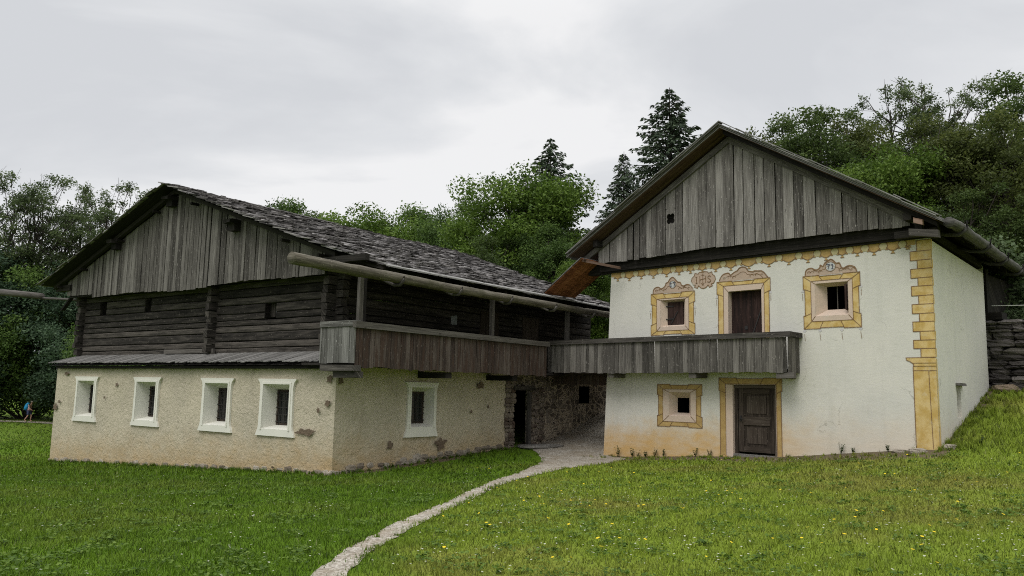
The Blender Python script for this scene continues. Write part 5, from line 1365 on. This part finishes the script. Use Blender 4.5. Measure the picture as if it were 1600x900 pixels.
proto('spruce', spruce, seed=2, H=16, RW=5.0, nspray=24000, size=.20)
proto('spruce_thin', spruce, seed=4, H=16, RW=3.9, nspray=19000, size=.19)

def px(xp, d, hx=0):  # helper: world x for a bearing given as horizontal offset per metre of depth
    return xp * d
T = [ # key, name, bearing(x/y), depth y, ztop, label, wx
 ('airy', 'airy_tree', -.645, 80, 22.6, 'tall thin-leaved tree at the left edge of the picture with sky through its branches', 1.0),
 ('airy2', 'airy_tree', -.578, 82, 22.8, 'tall thin-leaved tree second from the left edge above the dark hedge', 1.0),
 ('airy', 'airy_tree', -.535, 84, 22.3, 'tall thin-leaved tree third from the left edge', .9),
 ('airy2', 'airy_tree', -.490, 80, 21.8, 'tall thin-leaved tree whose crown touches the left slope of the farmhouse roof', 1.0),
 ('airy', 'airy_tree', -.455, 86, 22.0, 'thin-leaved tree rising behind the farmhouse gable', .75),
 ('hedge_dark', 'hedge_tree', -.66, 77, 13.5, 'dark bluish bushy tree at the left edge behind the walker', 1.0),
 ('hedge', 'hedge_tree', -.585, 79, 13.0, 'green bushy tree behind the walker under the tall thin trees', 1.0),
 ('hedge_dark', 'hedge_tree', -.525, 77, 12.0, 'dark bushy tree between the walker and the farmhouse wall', .95),
 ('hedge', 'hedge_tree', -.47, 66, 11.0, 'yellowish green bushy tree just left of the farmhouse logs', .8),
 ('hedge', 'hedge_tree', -.425, 75, 14.5, 'bushy tree hidden behind the left eave of the farmhouse', .9),
 ('round', 'leafy_tree', -.285, 62, 15.7, 'small tree top peeping over the ridge behind the middle of the farmhouse roof', .8),
 ('dark', 'leafy_tree', -.247, 60, 14.4, 'small dark tree top just right of the first one over the ridge', .7),
 ('bright', 'leafy_tree', -.180, 58, 14.6, 'bright green rounded tree over the middle of the farmhouse ridge', 1.0),
 ('round', 'leafy_tree', -.128, 60, 15.2, 'green rounded tree right of the bright one over the farmhouse ridge', .95),
 ('hedge', 'leafy_tree', -.085, 56, 14.3, 'broad mid green tree behind the farmhouse ridge left of the big bright tree', .65),
 ('dark', 'leafy_tree', -.062, 62, 15.9, 'dark narrow tree tip just left of the big bright tree', .8),
 ('bright', 'big_leafy_tree', .008, 46, 14.4, 'big rounded bright green tree in the middle between the two houses', 1.0),
 ('spruce', 'spruce', .045, 56, 19.6, 'spruce tip rising behind the big rounded tree', 1.25),
 ('round', 'leafy_tree', .045, 42, 10.4, 'green tree between the big rounded tree and the orange canopy', .8),
 ('dark', 'leafy_tree', -.03, 42, 9.6, 'dark low tree under the big rounded tree', 1.0),
 ('bright', 'leafy_tree', .088, 38, 8.3, 'light green low tree right above the orange canopy', .75),
 ('spruce_thin', 'spruce', .138, 50, 16.9, 'narrow spruce left of the tallest one', 1.12),
 ('spruce', 'spruce', .196, 42, 18.05, 'tallest spruce, left of the painted house gable', 1.28),
 ('spruce_thin', 'spruce', .118, 54, 14.0, 'short spruce left of the two tall ones', 1.25),
 ('dark', 'leafy_tree', .155, 40, 9.5, 'dark tree below the two spruces behind the roof edge', 1.0),
 ('olive', 'leafy_tree', .297, 44, 16.6, 'small olive tree top just right of the gable peak', .75),
 ('dark', 'leafy_tree', .345, 44, 17.0, 'dark dense tree right of the gable peak', .85),
 ('dark', 'leafy_tree', .388, 42, 16.9, 'dark dense tree third to the right of the gable peak', .95),
 ('olive', 'leafy_tree', .435, 44, 17.6, 'olive dark tree left of the tall airy one', .8),
 ('airy_r', 'airy_tree', .495, 46, 20.7, 'tall airy tree with bare forked stems above the right roof slope', 1.0),
 ('airy_r', 'airy_tree', .548, 44, 19.2, 'airy tree right of the tallest one over the right roof slope', .95),
 ('bright', 'leafy_tree', .462, 34, 12.3, 'bright yellow green tree above the right slope of the plank roof', .85),
 ('olive', 'leafy_tree', .545, 34, 13.9, 'olive green tree right of the bright yellow green one', .95),
 ('dark', 'leafy_tree', .635, 36, 16.4, 'dark tree at the right edge of the picture', .9),
 ('olive', 'leafy_tree', .60, 32, 13.2, 'olive tree near the right edge above the gutter end', .9),
 ('dark', 'leafy_tree', .575, 30, 9.5, 'dark low tree behind the dry stone wall', 1.0),
 ('dark', 'leafy_tree', .50, 37, 10.5, 'dark low tree behind the right roof slope', 1.0),
 ('dark', 'leafy_tree', .66, 29, 9.2, 'dark low tree at the right edge behind the dry stone wall', 1.0),
 ('bush', 'bush', .605, 27.0, 7.0, 'pale green bush above the dry stone wall under the gutter end', 1.2),
 ('bush', 'bush', .645, 26.0, 5.9, 'pale green bush at the right edge above the dry stone wall', 1.1),
 ('hedge', 'hedge_tree', -.215, 76, 15.0, 'broad distant tree low behind the bright green one over the ridge', .8),
 ('hedge', 'hedge_tree', -.155, 74, 15.6, 'broad distant tree filling in behind the ridge trees', .8),
 ('hedge_dark', 'hedge_tree', -.095, 78, 17.0, 'dark distant tree behind the narrow dark tip over the ridge', .8),
 ('dark', 'leafy_tree', .155, 62, 12.0, 'dark distant tree seen through the gap behind the spruces', 1.3),
 ('hedge_dark', 'hedge_tree', .06, 64, 13.5, 'dark distant tree filling the gap between the houses', 1.0),
 ('hedge_dark', 'hedge_tree', -.03, 66, 14.0, 'dark distant tree behind the big rounded tree', 1.0),
]
rr0 = random.Random(5)
for key, name, bx, d, zt, lab, wx in T:
    grp = 'spruces behind the houses' if name == 'spruce' else ('bushes above the stone wall' if name == 'bush' else 'trees around the farmstead')
    place(key, name, bx * d, d, zt, lab, 'spruce' if name == 'spruce' else ('bush' if name == 'bush' else 'tree'), grp, rr0.uniform(0, 6.28), wx)

# ================================================================== walker
def walker():
    x, y = -42.7, 73.3; z = gz(x, y) + .03
    J = {'pelvis': (0, 0, .93, .13), 'waist': (.02, 0, 1.08, .125), 'chest': (.07, 0, 1.32, .155), 'neck': (.14, 0, 1.50, .055), 'head0': (.18, 0, 1.57, .075), 'head1': (.21, 0, 1.68, .095), 'head2': (.21, 0, 1.75, .06),
         'sl': (.08, .17, 1.42, .06), 'el': (.00, .23, 1.14, .042), 'hl': (.18, .22, .96, .032), 'fl': (.24, .21, .90, .03), 'sr': (.08, -.17, 1.42, .06), 'er': (.12, -.23, 1.15, .042), 'hr': (.34, -.20, 1.02, .032), 'fr': (.41, -.19, .99, .03),
         'pl': (0, .09, .88, .095), 'kl': (.20, .10, .50, .060), 'al': (.12, .10, .10, .042), 'tl': (.28, .10, .04, .038), 'pr': (0, -.09, .88, .095), 'kr': (-.02, -.10, .48, .060), 'ar': (-.26, -.10, .16, .042), 'tr': (-.14, -.10, .03, .038)}
    E_ = [('pelvis', 'waist'), ('waist', 'chest'), ('chest', 'neck'), ('neck', 'head0'), ('head0', 'head1'), ('head1', 'head2'), ('chest', 'sl'), ('sl', 'el'), ('el', 'hl'), ('hl', 'fl'), ('chest', 'sr'), ('sr', 'er'), ('er', 'hr'), ('hr', 'fr'),
          ('pelvis', 'pl'), ('pl', 'kl'), ('kl', 'al'), ('al', 'tl'), ('pelvis', 'pr'), ('pr', 'kr'), ('kr', 'ar'), ('ar', 'tr')]
    def skin(name, keys, edges, mat, parent, grow=0.0):
        me = bpy.data.meshes.new(name); me.from_pydata([J[k][:3] for k in keys], [(keys.index(a), keys.index(b)) for a, b in edges], []); o = bpy.data.objects.new(name, me); col.objects.link(o)
        m = o.modifiers.new('skin', 'SKIN')
        for v, k in zip(me.skin_vertices[0].data if me.skin_vertices else [], keys): v.radius = (J[k][3] + grow,) * 2
        if not me.skin_vertices:
            pass
        s = o.modifiers.new('sub', 'SUBSURF'); s.levels = s.render_levels = 1
        me.materials.append(mat)
        if parent: o.parent = parent
        return o
    skinm = NT('skin').finish((.42, .25, .18), .6)
    def bake(name, keys, edges, mat, parent, grow=0.0):
        bm = bmesh.new(); sl = bm.verts.layers.skin.verify(); vs = []
        for k in keys:
            v = bm.verts.new(J[k][:3]); v[sl].radius = (J[k][3] + grow,) * 2; vs.append(v)
        vs[0][sl].use_root = True
        for a, b in edges: bm.edges.new((vs[keys.index(a)], vs[keys.index(b)]))
        me = bpy.data.meshes.new(name); bm.to_mesh(me); bm.free(); o = bpy.data.objects.new(name, me); col.objects.link(o)
        o.modifiers.new('skin', 'SKIN'); s = o.modifiers.new('sub', 'SUBSURF'); s.levels = s.render_levels = 2
        me.materials.append(mat); o.parent = parent
        return o
    root = empty('person', (x, y, z), 0); tag(root, 'walker in a reddish checked shirt and dark blue shorts striding along the far path', 'person')
    bake('body', list(J), E_, skinm, root)
    k = NT('checked_shirt'); ck = k.n('ShaderNodeTexChecker'); ck.inputs['Scale'].default_value = 14; k.l(k.coord(), ck.inputs['Vector']); ck.inputs[1].default_value = (.45, .20, .19, 1); ck.inputs[2].default_value = (.50, .36, .34, 1)
    sm = k.finish(ck.outputs['Color'], .9)
    bake('shirt', ['waist', 'pelvis', 'chest', 'sl', 'el', 'sr', 'er'], [('pelvis', 'waist'), ('waist', 'chest'), ('chest', 'sl'), ('sl', 'el'), ('chest', 'sr'), ('sr', 'er')], sm, root, .018)
    J['kl'] = (.17, .10, .56, .075); J['kr'] = (-.02, -.10, .54, .075)
    bake('shorts', ['pelvis', 'pl', 'kl', 'pr', 'kr'], [('pelvis', 'pl'), ('pl', 'kl'), ('pelvis', 'pr'), ('pr', 'kr')], NT('dark_blue_cloth').finish((.05, .06, .12), .9), root, .022)
    w = MB(); stone_lump(w, (.195, 0, 1.73), .11, .10, .07, n=10); w.build('hair', NT('grey_hair').finish((.25, .22, .19), .9), root, smooth=True)
    w = MB(); stone_lump(w, (0, 0, .0), .16, .19, .30, n=12); stone_lump(w, (.02, 0, .27), .12, .16, .10, n=12); stone_lump(w, (-.14, 0, -.08), .06, .13, .14, n=10)
    o = w.build('backpack', NT('blue_nylon').finish((.02, .22, .42), .6), None, smooth=True); o.location = (x - .20, y, z + 1.27); o.rotation_euler = (0, R(14), 0)
    tag(o, "bright blue hiking backpack on the walker's back", 'backpack')
walker()

# ================================================================== camera, light, sky
pitch, roll = R(7.278631822), R(1.2328970709)
F = V(0, math.cos(pitch), math.sin(pitch)); U0 = V(0, -math.sin(pitch), math.cos(pitch)); R0 = V(1, 0, 0)
Rt = R0 * math.cos(roll) + U0 * math.sin(roll); Up = -R0 * math.sin(roll) + U0 * math.cos(roll)
cam = bpy.data.cameras.new('camera'); cam.lens = 36 * 1272.036 / 1600; cam.sensor_width = 36; cam.clip_end = 2000; cam.clip_start = .1
co = bpy.data.objects.new('camera', cam); col.objects.link(co)
co.matrix_world = Matrix(((Rt.x, Up.x, -F.x, 0), (Rt.y, Up.y, -F.y, 0), (Rt.z, Up.z, -F.z, 1.65), (0, 0, 0, 1)))
scn.camera = co

SD = V(-.35, -.62, .95).normalized()
sun = bpy.data.lights.new('sun', 'SUN'); sun.energy = 1.1; sun.angle = R(25); sun.color = (1, .97, .92)
so = bpy.data.objects.new('sun', sun); col.objects.link(so); so.rotation_euler = SD.to_track_quat('Z', 'Y').to_euler()
wd = bpy.data.worlds.new('World'); scn.world = wd; wd.use_nodes = True; nt = wd.node_tree; nt.nodes.clear()
def wn(t, **k):
    n = nt.nodes.new(t)
    for a, b in k.items(): setattr(n, a, b)
    return n
L = nt.links.new
sky = wn('ShaderNodeTexSky', sky_type='NISHITA'); sky.sun_disc = False; sky.sun_elevation = math.asin(SD.z); sky.sun_rotation = math.atan2(SD.x, SD.y); sky.air_density = 1; sky.dust_density = 3
tc = wn('ShaderNodeTexCoord'); sp = wn('ShaderNodeSeparateXYZ'); L(tc.outputs['Generated'], sp.inputs[0])
def wm(op, a, b=None, c=None, clamp=False):
    n = wn('ShaderNodeMath', operation=op, use_clamp=clamp)
    for i, x in enumerate((a, b, c)):
        if x is None: continue
        if isinstance(x, (int, float)): n.inputs[i].default_value = x
        else: L(x, n.inputs[i])
    return n.outputs[0]
zz = wm('ADD', wm('MAXIMUM', sp.outputs['Z'], 0.0), .22)
cb = wn('ShaderNodeCombineXYZ'); L(wm('DIVIDE', sp.outputs['X'], zz), cb.inputs[0]); L(wm('DIVIDE', sp.outputs['Y'], zz), cb.inputs[1])
mp = wn('ShaderNodeMapping'); mp.inputs['Location'].default_value = (3.4, 1.2, 0); mp.inputs['Scale'].default_value = (.9, 1.5, 1); L(cb.outputs[0], mp.inputs[0])
n1 = wn('ShaderNodeTexNoise'); n1.inputs['Scale'].default_value = 1.05; n1.inputs['Detail'].default_value = 8; n1.inputs['Roughness'].default_value = .52; n1.inputs['Distortion'].default_value = .5; L(mp.outputs[0], n1.inputs['Vector'])
cr_ = wn('ShaderNodeValToRGB'); el = cr_.color_ramp.elements; el[0].position = .40; el[0].color = (6.2, 6.35, 6.6, 1); el[1].position = .60; el[1].color = (8.3, 8.3, 8.35, 1); e2 = el.new(.5); e2.color = (7.0, 7.12, 7.3, 1)
L(n1.outputs['Fac'], cr_.inputs['Fac'])
# overcast skies are brighter overhead (seen by no part of the photo)
br = wn('ShaderNodeMapRange', interpolation_type='SMOOTHSTEP'); br.inputs['From Min'].default_value = .42; br.inputs['From Max'].default_value = .95; br.inputs['To Min'].default_value = 1.0; br.inputs['To Max'].default_value = 2.9; L(sp.outputs['Z'], br.inputs['Value'])
vs = wn('ShaderNodeVectorMath', operation='SCALE'); L(cr_.outputs['Color'], vs.inputs[0]); L(br.outputs['Result'], vs.inputs['Scale'])
mx = wn('ShaderNodeMix', data_type='RGBA'); mx.inputs[0].default_value = .96; L(sky.outputs[0], mx.inputs[6]); L(vs.outputs[0], mx.inputs[7])
bg = wn('ShaderNodeBackground'); bg.inputs['Strength'].default_value = .10; L(mx.outputs[2], bg.inputs['Color']); wo = wn('ShaderNodeOutputWorld'); L(bg.outputs[0], wo.inputs['Surface'])

vs_ = scn.view_settings; vs_.view_transform = 'Standard'; vs_.look = 'None'; vs_.exposure = .12; vs_.gamma = 1
scn.render.engine = 'CYCLES'; scn.cycles.max_bounces = 5; scn.cycles.diffuse_bounces = 3; scn.cycles.glossy_bounces = 2; scn.cycles.transmission_bounces = 3; scn.cycles.transparent_max_bounces = 4
scn.cycles.use_denoising = False; scn.cycles.use_adaptive_sampling = False; scn.cycles.pixel_filter_type = 'BLACKMAN_HARRIS'; scn.cycles.filter_width = 1.05
try: scn.cycles.denoiser = 'OPENIMAGEDENOISE'
except Exception: pass
